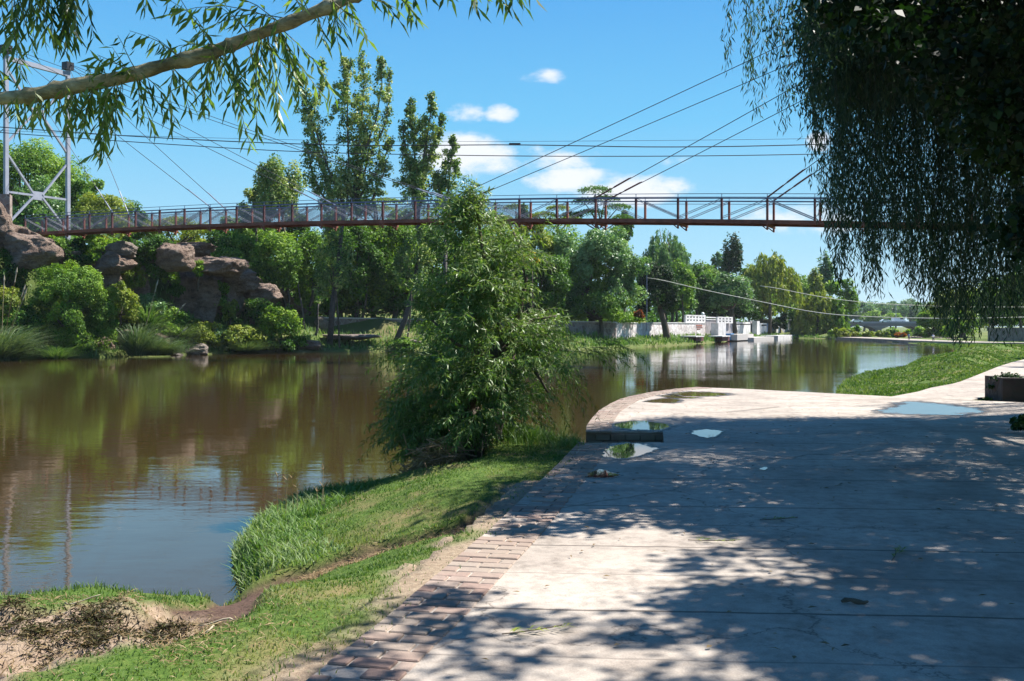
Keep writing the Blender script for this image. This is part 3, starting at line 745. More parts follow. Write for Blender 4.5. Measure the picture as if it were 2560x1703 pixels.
for (T_, nodes) in (((LA,LB), (3,7,11,15)), ((RA,RB), (15,19,23,27))):
    for n in nodes:
        for s_ in (0,1):
            q = bp(n, s_, RH+.05); a = T_[s_]
            cb_ = cable(a, q, .024, .004*np.linalg.norm(a-q), 'stay_cable', M['cable'], fb)
            d = (a-q)/np.linalg.norm(a-q); L_ = 2.6
            m = MB(); m.tube([q, q+d*L_*.45], .05, 6); m.tube([q+d*L_*.55, q+d*L_], .055, 6); m.tube([q, q+d*L_*1.05], .03, 5)
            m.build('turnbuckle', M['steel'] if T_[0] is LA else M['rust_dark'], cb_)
# backstays
for T_, dx in (((LA,LB), -1), ((RA,RB), 1)):
    for s_ in (0,1): cable(T_[s_], T_[s_]+np.array([.891,-.4535,0])*dx*26+[0,0,-14.5], .035, .2, 'stay_cable', M['cable'], fb)

# ------------------------------------------------------------------ overhead wires
def wire_px(pts, Y0, Y1, r, name, label, mat, ext=0):
    xs = np.array([p[0] for p in pts], float); n = 60
    X = np.linspace(xs[0], xs[-1], n); Yp = np.interp(X, xs, [p[1] for p in pts])
    k = np.ones(5)/5; Ys = np.convolve(np.pad(Yp, 2, 'edge'), k, 'valid')
    P = [W(x, y, Y0+(Y1-Y0)*i/(n-1)) for i, (x, y) in enumerate(zip(X, Ys))]
    m = MB(); m.tube(P, r, 5); o = m.build(name, mat, smooth=True); tag(o, label, 'cable'); return P
wire_px([(-900,240),(-300,295),(36,321),(400,346),(763,362),(1000,366),(1287,360),(1500,367),(1720,369),(2039,362),(2560,345),(3600,280)], 46, 40, .022, 'overhead_cable', 'upper of two thick black cables crossing the sky above the footbridge', M['wire'])
wire_px([(-900,250),(-300,308),(15,333),(400,360),(763,382),(1287,391),(1720,391),(2039,386),(2560,372),(3600,320)], 46.5, 40.5, .019, 'overhead_cable', 'lower of two thick black cables crossing the sky above the footbridge', M['wire'])
wire_px([(-900,290),(330,340),(860,353),(1300,354),(1720,351),(2030,347),(3600,320)], 52, 48, .009, 'overhead_cable', 'thinnest faint cable just above the two thick black cables', M['wire'])
wire_px([(1617,690),(1700,712),(1800,734),(1890,752),(2050,785),(2200,794),(2390,797),(2700,790),(3300,760)], 128, 110, .05, 'overhead_cable', 'pale sagging cable from the lamp post across the far water', M['wire_pale'])
wire_px([(1900,712),(1985,730),(2080,748),(2200,760),(2400,768),(2600,768),(3300,740)], 150, 140, .045, 'overhead_cable', 'thin pale cable running higher through the far trees', M['wire_pale'])
m = MB(); p = W(1287,360,43.6); m.box(p, (.5,.07,.07)); tag(m.build('cable_joint', M['wire']), 'short black splice on the upper thick cable', 'cable joint')

# ------------------------------------------------------------------ rocks
def rock(name, label, c, r, seed, mat='rock', rot=0, group=None, strat=.05, flat_top=True):
    n, k = 84, 54; th = np.linspace(0, 2*math.pi, n, endpoint=False); ph = np.linspace(-math.pi/2, math.pi/2, k)
    T, Ph = np.meshgrid(th, ph); S = np.stack([np.cos(T)*np.cos(Ph), np.sin(T)*np.cos(Ph), np.sin(Ph)], -1).reshape(-1,3)
    q = np.sign(S)*np.abs(S)**.85; rs = np.random.default_rng(seed); PN = rs.normal(size=(20,3)); PN /= np.linalg.norm(PN,axis=1)[:,None]; PD = rs.uniform(.62,.95,20); dt = S@PN.T; rr_ = np.min(np.where(dt > .05, PD/np.maximum(dt,.05), 9), 1); q = q*np.minimum(rr_,1.08)[:,None]
    nz = fbm(S+seed*7.3, 1.3, seed, 5)-.5; rg = 1-np.abs(fbm(S+seed*3.1, 2.6, seed+40, 4)*2-1); q = q*(1+nz*.5-.18*(rg-.75)+.10*(fbm(S, 9, seed+9, 3)-.5))[:,None]
    lay = vnoise(np.stack([q[:,2]*5+nz*2, q[:,2]*0, q[:,2]*0],1), 1.6, seed)-.5; q[:,:2] *= (1+strat*1.8*lay)[:,None]
    V = q*np.array(r); ca, sa = math.cos(rot), math.sin(rot)
    V = np.stack([V[:,0]*ca-V[:,1]*sa, V[:,0]*sa+V[:,1]*ca, V[:,2]],1)+np.array(c)
    I = np.arange(n*k).reshape(k,n); Fq = np.stack([I[:-1], np.roll(I,-1,1)[:-1], np.roll(I,-1,1)[1:], I[1:]],-1).reshape(-1,4)
    o = link_mesh(name, V, Fq, M[mat], smooth=False); tag(o, label, 'rock', group); return o
def rock_px(label, x, y, wpx, hpx, Y, seed, mat='rock', dy=None, name='boulder', group=None, strat=.05):
    c = W(x, y, Y); r = (wpx/2/F*Y, dy or wpx/2/F*Y*.8, hpx/2/F*Y); return rock(name, label, c, r, seed, mat, group=group, strat=strat)
# cliff face: an undulating layered wall with an overhang
def cliff(path, name, label, seed):
    n = 150; L = np.array(path, float); t = np.linspace(0, len(L)-1.001, n); i = t.astype(int); f = (t-i)[:,None]
    B = L[i]*(1-f)+L[i+1]*f           # x, y, zbottom, ztop
    k = 46; V = []
    for j in range(k):
        v = j/(k-1)
        z = B[:,2]+(B[:,3]-B[:,2])*min(v/.82, 1)+ (0 if v < .82 else 0)
        T = np.gradient(B[:,:2], axis=0); T /= np.linalg.norm(T,axis=1)[:,None]; Nn = np.stack([T[:,1], -T[:,0]],1)  # towards the river
        P3 = np.stack([B[:,0], B[:,1], z],1)
        off = (fbm(P3*np.array([1,1,.5]), .45, seed, 5)-.5)*3.4 + (fbm(P3*np.array([1,1,.16]), 1.3, seed+8, 4)-.5)*2.4 + (vnoise(np.stack([z*1.6+fbm(P3,.3,seed)*3, z*0, z*0],1), 1, seed+5)-.5)*.7
        off = off + .9*math.exp(-((v-.8)/.09)**2) - .5*math.exp(-((v-.6)/.12)**2)
        back = max(0, (v-.84)/.16)*5.5
        zz = z + (fbm(P3,.8,seed+2)-.5)*.6*(v > .8) - max(0,(v-.84)/.16)*.3
        V.append(np.stack([B[:,0]+Nn[:,0]*(off-back), B[:,1]+Nn[:,1]*(off-back), zz],1))
    V = np.array(V).reshape(-1,3); I = np.arange(n*k).reshape(k,n)
    Fq = np.stack([I[:-1,:-1], I[:-1,1:], I[1:,1:], I[1:,:-1]],-1).reshape(-1,4)
    o = link_mesh(name, V, Fq, M['rock']); tag(o, label, 'cliff')
cliff([(*W(250,0,88)[:2],3.2,9.3),(*W(330,0,91)[:2],3.0,9.8),(*W(420,0,93)[:2],3.2,10.0),(*W(520,0,95.5)[:2],3.0,9.0),(*W(600,0,98)[:2],2.6,7.8),(*W(690,0,101)[:2],2.4,6.3),(*W(760,0,104)[:2],2.0,4.0)],
      'rock_cliff', 'reddish layered rock cliff with a dark overhang under the trees on the far bank', 4)
cliff([(*W(-250,0,78)[:2],3,11),(*W(-60,0,80)[:2],3.2,11.3),(*W(60,0,83)[:2],3.5,10.6),(*W(160,0,85)[:2],3,9.0),(*W(240,0,87)[:2],3,8.4)],
      'rock_cliff', 'reddish rock face behind the big green bush at the far left', 9)
rock_px('large smooth sandstone boulder at far left under the footbridge end', 75, 628, 150, 90, 80.5, 11)
rock_px('tall dark boulder at the left picture edge below the tower', -8, 560, 90, 130, 81, 12)
rock_px('rounded pale boulder on the cliff top left of the dark hollow', 312, 625, 84, 48, 86, 13, 'rock_pale')
rock_px('brown boulder below the pale one left of the dark hollow', 285, 660, 104, 62, 85.5, 14)
rock_px('tall brown rock buttress left of the dark hollow', 275, 712, 84, 108, 86.5, 15)
rock_px('big domed boulder on the cliff crest right of the dark hollow', 450, 645, 104, 80, 88, 16)
rock_px('flat boulder behind the domed one on the cliff crest', 488, 625, 110, 44, 93, 17)
rock_px('long sloping slab on the cliff crest above the dark overhang', 545, 668, 150, 60, 91, 18)
rock_px('pinkish upright rock column in the middle of the cliff', 505, 745, 84, 180, 93, 19)
rock_px('narrow reddish rock rib beside the pink column', 452, 745, 60, 160, 92, 20)
rock_px('white pointed rock standing at the waterline', 495, 878, 62, 38, 86.5, 21, 'rock_pale')
rock_px('small white rock at the waterline left of the pointed one', 440, 889, 40, 16, 85, 22, 'rock_pale')
rock_px('brown boulder beside the reeds at the waterline', 320, 848, 52, 62, 82.5, 23)
rock_px('low brown boulder left of the reeds at the waterline', 262, 872, 46, 60, 81, 24)
rock_px('brown boulder behind the reeds', 405, 850, 60, 40, 85.5, 25)
rock_px('flat pale stone below the yellow green bush', 712, 857, 40, 16, 93, 26, 'rock_pale')
rock_px('grey boulder by the water left of the poplar trunk', 665, 850, 48, 24, 93, 27)
rock_px('grey boulder at the foot of the tall poplar', 780, 862, 60, 26, 95, 28)
rock_px('pale rounded rock at the foot of the leaning poplar', 1025, 858, 60, 26, 98, 29, 'rock_pale')
rock_px('pale flat ledge of stone left of the wall', 880, 842, 150, 16, 99, 30, 'rock_pale', dy=1.6)
rock_px('pale stacked stones beside the end of the wall', 805, 812, 40, 44, 102.5, 31, 'rock_pale')
for (lb,x,y,w_,h_,Y,sd_) in [('craggy rock at the left side of the dark hollow',345,705,60,100,88,61),('broad craggy rock under the sloping slab',600,700,110,70,95,62),('low craggy rock at the right end of the cliff',665,735,90,60,98,63),('brown crag in the shade below the slab',565,750,80,100,95,64),('craggy block between the pale boulder and the domed boulder',385,640,70,46,90,65)]:
    rock_px(lb,x,y,w_,h_,Y,sd_)
# masonry pier on the left rock
m = MB(); p = W(10, 522, 82); m.box((p[0], p[1], p[2]), (1.05,1.1,2.3), .3); o = m.build('stone_pier', M['masonry']); tag(o, 'small red stone masonry pier at the left picture edge', 'pier')
# rocks at the weir
for i, (x, y, w_) in enumerate([(2103,848,34),(2130,851,30),(2160,853,44),(2195,852,30),(2215,853,26),(2290,851,46),(2345,853,30),(2375,853,34)]):
    rock_px('pale rock lying along the far weir', x, y-3, w_, 13, 196-i*3, 40+i, 'rock_pale', group='rocks along the far weir')

# ------------------------------------------------------------------ walls and white buildings on the far bank
def seg_wall(pts, zt, zb, th, name, mat, label, cat='wall', cap=None):
    e = empty(name, (pts[0][0], pts[0][1], zb[0]), label, cat); m = MB(); mc = MB()
    for i in range(len(pts)-1):
        a = np.array([*pts[i], 0.]); b = np.array([*pts[i+1], 0.]); d = (b-a)/np.linalg.norm(b-a); nrm = np.array([-d[1], d[0], 0])*th
        V = [a+[0,0,zb[i]-1.2], b+[0,0,zb[i+1]-1.2], b+[0,0,zt[i+1]], a+[0,0,zt[i]], a+nrm+[0,0,zb[i]-1.2], b+nrm+[0,0,zb[i+1]-1.2], b+nrm+[0,0,zt[i+1]], a+nrm+[0,0,zt[i]]]
        m.add(V, [(0,1,2,3),(5,4,7,6),(3,2,6,7),(4,0,3,7),(1,5,6,2)])
        if cap:
            o_ = -nrm/th*.07; mc.bar((a+nrm/2+[0,0,zt[i]+.06]), (b+nrm/2+[0,0,zt[i+1]+.06]), th+.16, .12)
    m.build('masonry', mat, e)
    if cap: mc.build('coping', cap, e)
    return e
def ray(x, Y): return (float((x-CX)/F*Y), float(Y))
M['coping'] = plain('coping', (.45,.42,.40), .8)
seg_wall([ray(795,103.5), ray(960,105.5), ray(1130,108), ray(1330,111.5), ray(1540,120)], [3.3,3.2,3.1,3.0,2.9], [1.5,1.6,1.6,1.4,1.2], .5, 'retaining_wall', M['masonry'],
         'long brown stone retaining wall behind the poplars on the far bank', cap=M['coping'])
# whitewashed stretch: line through (x=1540,Y=120) heading away
WP = np.array(ray(1540,120)); WD = np.array([47.,100.]); WD /= np.linalg.norm(WD); WN = np.array([-WD[1], WD[0]])
def onw(x, off=0.0):
    """world XY of the image column x on the wall plane (off>0 = behind)"""
    p = WP+WN*off; k = (x-CX)/F; t = (k*p[1]-p[0])/(WD[0]-k*WD[1]); return p+WD*t
def wquad(m, x1, x2, y1, y2, th, off=0, yref=None):
    a, b = onw(x1, off), onw(x2, off); xm = (x1+x2)/2; Ym = onw(xm, off)[1]
    z1 = HC+(HY-y1)/F*Ym; z2 = HC+(HY-y2)/F*Ym; n3 = np.array([*WN, 0])*th; a = np.array([*a,0.]); b = np.array([*b,0.])
    V = [a+[0,0,z2], b+[0,0,z2], b+[0,0,z1], a+[0,0,z1]]; V += [v+n3 for v in V]
    m.add(V, [(0,1,2,3),(5,4,7,6),(3,2,6,7),(4,0,3,7),(1,5,6,2),(0,4,5,1)])
def wall_px(parts, name, label, cat='wall'):
    """parts: (name, mat, [(x1,x2,y1,y2,th,off)...])"""
    x0 = parts[0][2][0]; p = onw(x0[0]); e = empty(name, (float(p[0]), float(p[1]), .5), label, cat)
    for nm, mt, L in parts:
        m = MB()
        for q in L: wquad(m, *q)
        m.build(nm, M[mt], e)
    return e
wall_px([('masonry','masonry_white',[(1540,1657,808,846,.5,0)]),('coping','white',[(1538,1658,806.4,808.2,.7,-.08)])], 'whitewashed_wall', 'whitewashed stone wall left of the dark round tree trunk')
wall_px([('masonry','masonry_white',[(1657,1764,808.5,850,.5,0)]),('coping','white',[(1657,1764,806.5,808.4,.7,-.08)]),
         ('plaster_panel','red_tile',[(1741,1756,812.5,815,.05,-.06),(1742,1757,817.5,819,.05,-.06),(1743,1752,822,823.5,.05,-.06)]),], 'whitewashed_wall', 'whitewashed stone wall with faint red lettering strokes right of the dark tree trunk')
# lattice block screen above it
def lattice(xa, xb, ya, yb, nx_, ny_, th, off, name, label):
    p = onw(xa, off); e = empty(name, (float(p[0]), float(p[1]), 2.5), label, 'block screen'); m = MB()
    cw = (xb-xa)/nx_; ch = (yb-ya)/ny_
    for j in range(ny_+1): wquad(m, xa, xb, ya+j*ch-ch*.22, ya+j*ch+ch*.22, th, off)
    for i in range(nx_+1): wquad(m, xa+i*cw-cw*.25, xa+i*cw+cw*.25, ya-ch*.2, yb+ch*.2, th*.96, off+.012)
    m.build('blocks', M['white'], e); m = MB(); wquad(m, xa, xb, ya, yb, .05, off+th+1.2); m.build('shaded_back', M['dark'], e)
lattice(1716,1762,789.5,805,6,2,.25,.1,'block_screen','white pierced block screen on top of the whitewashed wall')
lattice(1796,1830,794,807,4,2,.25,-2.2,'block_screen','smaller white pierced block screen above the white pillar')
wall_px([('body','grey_plaster',[(1765,1797,800,850,.3,.3)]),('beam','white',[(1765,1797,792.5,795.5,.4,.2),(1765,1797,798.4,800.6,.4,.2)])], 'bath_house', 'grey plaster bay with two dark slots beside the pierced block screen', 'building')
wall_px([('pillar','white',[(1796,1815,808,850,1.2,-2.2)]),('side_wall','grey_plaster',[(1815,1831,808,850,.6,-1.6)])], 'white_pillar', 'peeling white pillar wall below the smaller pierced block screen', 'wall')
wall_px([('step','white',[(1740,1761,840,842.5,2.2,-4.0)]),('riser','rust_dark',[(1740,1759,842.5,853,1.6,-3.6)])], 'landing_step', 'small white landing step at the foot of the whitewashed wall', 'step')
wall_px([('step','white',[(1806,1826,839.5,842,2.2,-4.2)]),('riser','rust_dark',[(1806,1824,842,853,1.6,-3.9)])], 'landing_step', 'small white landing step at the foot of the peeling pillar', 'step')
wall_px([('barrel','blue_paint',[(1827,1835,834,850,1.2,-3)])], 'blue_barrel', 'blue barrel standing beside the dark tree trunk at the water', 'barrel')
wall_px([('wall','white',[(1842,1876,812.5,838,.4,0)]),('upper_band','white',[(1842,1875,805,810,.4,.05)]),('groove','dark',[(1842,1875,810,812.5,.3,.12)])], 'white_wall', 'white wall with a dark groove right of the compound leaved tree', 'wall')
wall_px([('ledge','coping',[(1843,1884,835.5,850,3.5,-4)])], 'stone_ledge', 'low pale stone ledge in the water below the grooved white wall', 'ledge')
wall_px([('body','grey_plaster',[(1876,1893,802,845,.5,.6)])], 'grey_wall', 'narrow grey wall section between two white walls', 'wall')
wall_px([('pillar','white',[(1893,1899,803,842,1.0,-.6)]),('wall','white',[(1903,1917,815,842,.3,0)]),('lintel','white',[(1899,1917,808,811.5,.5,-.2)]),('post','white',[(1899,1903,811,842,.5,-.2)])], 'white_gateway', 'white pillar and framed gateway on the far bank', 'gateway')
wall_px([('body','shirt_b',[(1917,1941,808.5,845,.5,.4)])], 'blue_wall', 'shaded bluish wall right of the white gateway', 'wall')
wall_px([('body','white',[(1941,1953,813,842,.8,-.2)])], 'white_block', 'small white block wall before the grey house', 'wall')
wall_px([('body','grey_plaster',[(1952,1978,800,842,6,.5)]),('roof','coping',[(1950,1979,797.5,800.5,7,.1)])], 'grey_house', 'small plain grey house with flat roof on the far bank', 'house')
wall_px([('body','white',[(1984,2004,808,836,4,2.0)]),('roof','red_tile',[(1981,2008,803,808.5,5,1.4)]),('door','rust_dark',[(1996,2000,814,834,.1,1.93)])], 'white_hut', 'tiny white hut with red roof at the end of the far bank', 'hut')
wall_px([('slab','white',[(1945,1998,838,850,7,-5)])], 'pale_slab', 'bright pale concrete slab sloping into the water by the hut', 'slab')
wall_px([('slab','coping',[(1885,1935,843,852,4,-5)])], 'pale_slab', 'low sandy slab at the water below the gateway', 'slab')
# lamp posts
def lamp(x, yt, yb, Y, label, r=.07, head=.35):
    a = W(x, yb, Y); b = W(x, yt, Y); e = empty('street_lamp', tuple(a), label, 'street lamp'); m = MB()
    m.tube([a-[0,0,1], b], r, 6); m.build('pole', M['rail'], e); m = MB()
    t = np.linspace(0.05, math.pi-.05, 7); m.tube([b+[0,0,head*(1-math.cos(v))] for v in t], [head*math.sin(v)+.01 for v in t], 8); m.build('lamp_head', M['lamp'], e, smooth=True)
lamp(1617, 672, 806, 126, 'tall dark lamp post with white globe among the far bank trees')
lamp(1757, 790, 806, 163, 'short lamp with white globe beside the pierced block screen', .06, .3)

# ------------------------------------------------------------------ far road bridge + cars
YB = 400.0
def roadbridge():
    e = empty('road_bridge', W(2188, 830, YB), 'dark concrete road bridge crossing the valley in the distance', 'bridge')
    a = W(2030,0,YB+10); b = W(2420,0,YB-10); a[2] = b[2] = 0; d = (b-a)/np.linalg.norm(b-a)
    conc = plain('bridge_concrete', (.13,.12,.12), .9, var=.2, scale=.1); rl = plain('bridge_parapet', (.22,.22,.25), .9, var=.15, scale=.2)
    m = MB(); m.bar(a+[0,0,2.95], b+[0,0,2.95], 9, 1.15); m.build('deck', conc, e)
    m = MB(); m.bar(a+[0,-4.45,3.9], b+[0,-4.45,3.9], .25, .75); m.build('parapet', rl, e)
    m = MB(); m.bar(a+[0,4.45,3.9], b+[0,4.45,3.9], .25, .75); m.build('parapet', rl, e)
    for x in (2100, 2188, 2290):
        p = W(x,0,YB); p[2] = 0; m = MB()
        V = []; 
        for z, w_ in ((-1.5,1.1),(1.2,1.1),(2.36,4.2)):
            for (i,j) in ((-1,-1),(1,-1),(1,1),(-1,1)): V.append(p+[i*w_, j*4, z])
        m.add(V, [(0,1,5,4),(1,2,6,5),(2,3,7,6),(3,0,4,7),(4,5,9,8),(5,6,10,9),(6,7,11,10),(7,4,8,11)]); m.build('pier', conc, e)
roadbridge()
def car(x, Y, z, mat, label, van=False, rz=-.2):
    c = W(x, 0, Y); e = empty('car', (c[0], c[1], z), label, 'car', 'cars crossing the far road bridge')
    L, Wd = (4.2, 1.7) if not van else (5.0, 1.9)
    prof = [(-2.1,.3),(-2.1,.85),(-1.5,.95),(-.9,1.45),(.7,1.48),(1.3,1.0),(2.0,.88),(2.1,.35)] if not van else [(-2.5,.4),(-2.5,2.1),(1.4,2.15),(2.0,1.3),(2.5,1.15),(2.5,.4)]
    def ex(P, y0, y1): 
        n = len(P); V = [(c[0]+x_, c[1]+y0, z+z_) for x_, z_ in P]+[(c[0]+x_, c[1]+y1, z+z_) for x_, z_ in P]
        return V, [tuple(range(n)), tuple(range(2*n-1,n-1,-1))]+[((i+1)%n, i, n+i, n+(i+1)%n) for i in range(n)]
    m = MB(); m.add(*ex(prof, -Wd/2, Wd/2)); m.build('body', M[mat], e)
    win = [(-1.3,.98),(-.85,1.36),(.62,1.38),(1.1,1.0)] if not van else [(.4,1.35),(.4,1.95),(1.35,1.95),(1.85,1.35)]
    m = MB(); m.add(*ex(win, -Wd/2-.02, Wd/2+.02)); m.build('window', M['glass'], e)
    for wx in (-1.3, 1.35):
        for sy in (-1, 1):
            m = MB(); t = np.array([[c[0]+wx, c[1]+sy*(Wd/2-.15), z+.32],[c[0]+wx, c[1]+sy*(Wd/2+.03), z+.32]]); m.tube(t, .32, 12); m.build('wheel', M['tyre'], e)
car(2213, 397, 3.75, 'carwhite', 'white car in the middle of the far road bridge')
car(2105, 402, 3.75, 'carwhite', 'white car at the left end of the far road bridge')
car(2140, 400, 3.75, 'carwhite', 'pale car just right of the leftmost car on the far bridge')
car(2246, 399, 3.75, 'carwhite', 'tall pale van right of the white car on the far bridge', True)
for x in (2121, 2240): 
    a = W(x, 803, YB+5); m = MB(); b = a+[0,0,6.5]; e = empty('street_lamp', tuple(a), 'thin grey lamp post on the far road bridge %s' % ('near its left end' if x == 2121 else 'behind the pale van'), 'street lamp')
    m.tube([a, b], .12, 5); m.build('pole', M['steel'], e); m = MB(); m.box(b+[.6,0,0], (1.6,.3,.15)); m.build('lamp_head', M['steel'], e)

# ------------------------------------------------------------------ people by the far path
def person(x, yfeet, Y, shirt, label, pose=0, hgt=1.65, arm=0):
    z0 = HC+(HY-yfeet)/F*Y; c = np.array([(x-CX)/F*Y, Y, z0]); s = hgt/1.7
    me = bpy.data.meshes.new('person'); J = {'pel':(0,0,.92),'ch':(0,0,1.25),'ne':(0,0,1.45),'hd':(0,-.01,1.56),'ht':(0,-.01,1.68),
        'sl':(-.18,0,1.38),'el':(-.27,-.03,1.12),'wl':(-.30,-.12,.88),'sr':(.18,0,1.38),'er':(.27,-.05,1.12),'wr':(.29,-.16,.9),
        'hl':(-.10,0,.88),'kl':(-.12,-.05,.48),'al':(-.12,.03,.07),'tl':(-.12,-.13,.03),'hr':(.10,0,.88),'kr':(.14,-.10,.48),'ar':(.15,-.02,.07),'tr':(.15,-.18,.03)}
    if arm: J['er'] = (.36,-.1,1.5); J['wr'] = (.33,-.15,1.72)
    E_ = [('pel','ch'),('ch','ne'),('ne','hd'),('hd','ht'),('ch','sl'),('sl','el'),('el','wl'),('ch','sr'),('sr','er'),('er','wr'),('pel','hl'),('hl','kl'),('kl','al'),('al','tl'),('pel','hr'),('hr','kr'),('kr','ar'),('ar','tr')]
    rad = {'pel':.14,'ch':.15,'ne':.055,'hd':.10,'ht':.08,'sl':.07,'el':.045,'wl':.035,'sr':.07,'er':.045,'wr':.035,'hl':.09,'kl':.06,'al':.04,'tl':.04,'hr':.09,'kr':.06,'ar':.04,'tr':.04}
    K = list(J); me.from_pydata([tuple(np.array(J[k])*s) for k in K], [(K.index(a), K.index(b)) for a, b in E_], [])
    o = bpy.data.objects.new('person', me); COL.objects.link(o); o.location = c; tag(o, label, 'person')
    o.modifiers.new('skin', 'SKIN'); sv = me.skin_vertices[0].data
    for i, k in enumerate(K): sv[i].radius = (rad[k]*s, rad[k]*s*.85); sv[i].use_root = (k == 'pel')
    o.modifiers.new('sub', 'SUBSURF').levels = 1; me.materials.append(M['skin'])
    def part(nm, pts, rr, mt):
        m = MB()
        for P_, R_ in zip(pts, rr): m.tube([c+np.array(J[q] if isinstance(q, str) else q)*s for q in P_], [r*s for r in R_], 8)
        m.build(nm, M[mt], o, smooth=True)
    part('shirt', [['pel','ch','ne'],['sl','el'],['sr','er'],['sl','sr']], [[.17,.185,.09],[.085,.065],[.085,.065],[.09,.09]], shirt)
    part('trousers', [['pel','hl','kl','al'],['pel','hr','kr','ar']], [[.15,.12,.085,.06],[.15,.12,.085,.06]], 'trouser')
    part('hair', [[(0,.02,1.58),(0,.02,1.66),(0,.01,1.73)]], [[.105,.115,.06]], 'hair')
person(2333, 854, 141, 'shirt_w', 'person in white shirt and dark trousers walking on the far path', hgt=1.1)
person(2272, 851, 150, 'shirt_b', 'person in grey blue standing on the far path left of the white shirt', hgt=1.05)
person(2381, 855, 137, 'shirt_r', 'person in dark red at the far path under the hanging foliage', hgt=.95)
person(2513, 838, 170, 'shirt_b', 'person in pale blue on the lawn at the far right', hgt=1.2)
person(2532, 838, 168, 'shirt_w', 'person in pale clothes on the lawn at the far right edge', hgt=1.3)

# ------------------------------------------------------------------ right side path, low walls
def ribbon(line, w, z, name, mat, wz=None):
    L = np.array(line, float); T = np.gradient(L, axis=0); T /= np.linalg.norm(T,axis=1)[:,None]; Nn = np.stack([-T[:,1], T[:,0]],1)
    w = np.broadcast_to(w, (len(L),)); z = np.broadcast_to(z, (len(L),)); V = []; Fc = []
    for i in range(len(L)):
        for s_, zz in ((1, z[i]-1.2),(1, z[i]),(-1, z[i]),(-1, z[i]-1.2)): V.append((*(L[i]+Nn[i]*w[i]/2*s_), zz))
        if i: b = 4*i; Fc += [(b-4,b,b+1,b-3),(b-3,b+1,b+2,b-2),(b-2,b+2,b+3,b-1)]
    o = link_mesh(name, V, Fc, mat); return tag(o, kind='structure')
t = np.linspace(0, 5.999, 40); PR = np.array(PATHR); ii = t.astype(int); ff = (t-ii)[:,None]; PRs = PR[ii]*(1-ff)+PR[ii+1]*ff
ribbon(PRs[1:30], 1.7, np.r_[.893,.893,.893,np.full(12,.93),np.linspace(.9,.6,14)], 'side_path', M['concrete'])
ribbon([(150,85),(90,100),(66,113),(60.5,126),(60.5,145),(62.5,165),(63.5,185),(64,200)], 5.0, [1.0,.8,.55,.42,.4,.4,.4,.4], 'far_path', M['concrete'])
m = MB(); a = onz(2466, 1003, .9); m.box((a[0]+2.1, a[1]+.55, 1.1), (3.2, 1.1, .56), -.12); 
o = m.build('planter_wall', M['masonry_shaded']); tag(o, 'low stone planter wall, shade put into its colour, at the right edge of the platform', 'low wall')
m = MB(); a = W(2475, 868, 118); b = W(2620, 880, 100); a[2] = b[2] = 1.0; m.bar(a+[0,0,.5], b+[0,0,.6], .5, 1.5)
o = m.build('low_wall', M['masonry']); tag(o, 'low reddish wall beside the far path at the right', 'low wall')
# ------------------------------------------------------------------ poplars (several upright limbs)
def poplar(label, Y, trunk_px, limbs_px, n, mat='leaf_poplar', group='tall poplars', name='poplar_tree', leaf=None, rt=.30):
    """trunk_px: polyline; limbs_px: list of (polyline, half width px, [ystart fraction])"""
    def Q(p, j=0): return W(p[0], p[1], Y+j)
    b = Q(trunk_px[0]); zg = gz(b[0], Y); e = empty(name, (b[0], Y, zg), label, 'poplar', group)
    m = MB(); P0 = np.array([Q(p) for p in trunk_px]); P0[0,2] = zg-.4; m.tube(P0, np.linspace(rt, rt*.55, len(P0)), 8)
    PP = []; OO = []; CC = []; tot = sum(l[1]*abs(l[0][0][1]-l[0][-1][1]) for l in limbs_px)
    for L, hw, dj in limbs_px:
        A = np.array([Q(p, dj*i/(len(L)-1)) for i, p in enumerate(L)]); m.tube(A, np.linspace(rt*.45, .03, len(A)), 5)
        ln = np.linalg.norm(A[1:]-A[:-1],axis=1); cs = np.concatenate([[0],np.cumsum(ln)]); k = int(n*hw*abs(L[0][1]-L[-1][1])/tot)
        ncl = max(12, int(cs[-1]*6.5)); per = k//ncl+1; hwm = hw/F*Y
        for q in range(ncl):
            s = rng.uniform(.04,1)**.9*cs[-1]; i = min(np.searchsorted(cs,s)-1, len(ln)-1); i = max(i,0); f = (s-cs[i])/ln[i]
            c = A[i]*(1-f)+A[i+1]*f; fr = s/cs[-1]; wid = hwm*(.35+1.0*math.sin(math.pi*min(1,(.12+fr*.9))**.9)); a_ = rng.uniform(0,2*math.pi)
            rr = rng.uniform(.1,1.15)*wid; c = c+np.array([math.cos(a_)*rr, math.sin(a_)*rr, rr*.5]); u = unit(per)
            cr = min(.5+hwm*.22, 1.1)*rng.uniform(.5,1.0)*(1.15-.5*fr)
            PP.append(c+u*cr*rng.uniform(.2,1,per)[:,None]*np.array([1,1,1.25])); OO.append(u); CC.append(np.full(per, rng.uniform(.15,.9)))
    m.build('trunk', M['bark_grey'], e, smooth=True)
    foliage('crown', np.concatenate(PP), np.concatenate(OO), leaf or .0024*Y, M[mat], e, wd=.8, clr=np.concatenate(CC), droop=.3)
poplar('tallest poplar with several upright leaders behind the footbridge', 97, [(823,846),(832,760),(848,650),(852,590),(862,520)],
   [([(862,520),(820,420),(790,330),(762,260),(750,190)],26,-2),([(835,520),(800,400),(775,300),(805,220),(806,150)],13,2),([(868,520),(872,400),(868,300),(870,210),(868,148)],34,0),
    ([(880,520),(895,380),(905,290),(910,210),(908,135)],24,3),([(885,520),(905,400),(940,300),(955,210),(952,142)],18,-2),([(890,500),(920,400),(955,330),(968,290),(975,172)],13,1),
    ([(870,540),(920,460),(955,410),(975,360),(978,350)],20,2),([(850,540),(800,480),(780,430),(770,370),(768,360)],22,-1),([(860,560),(850,520),(840,480),(835,460),(830,440)],50,0),
    ([(880,560),(930,500),(950,450),(962,430),(965,400)],24,0)], 25000)
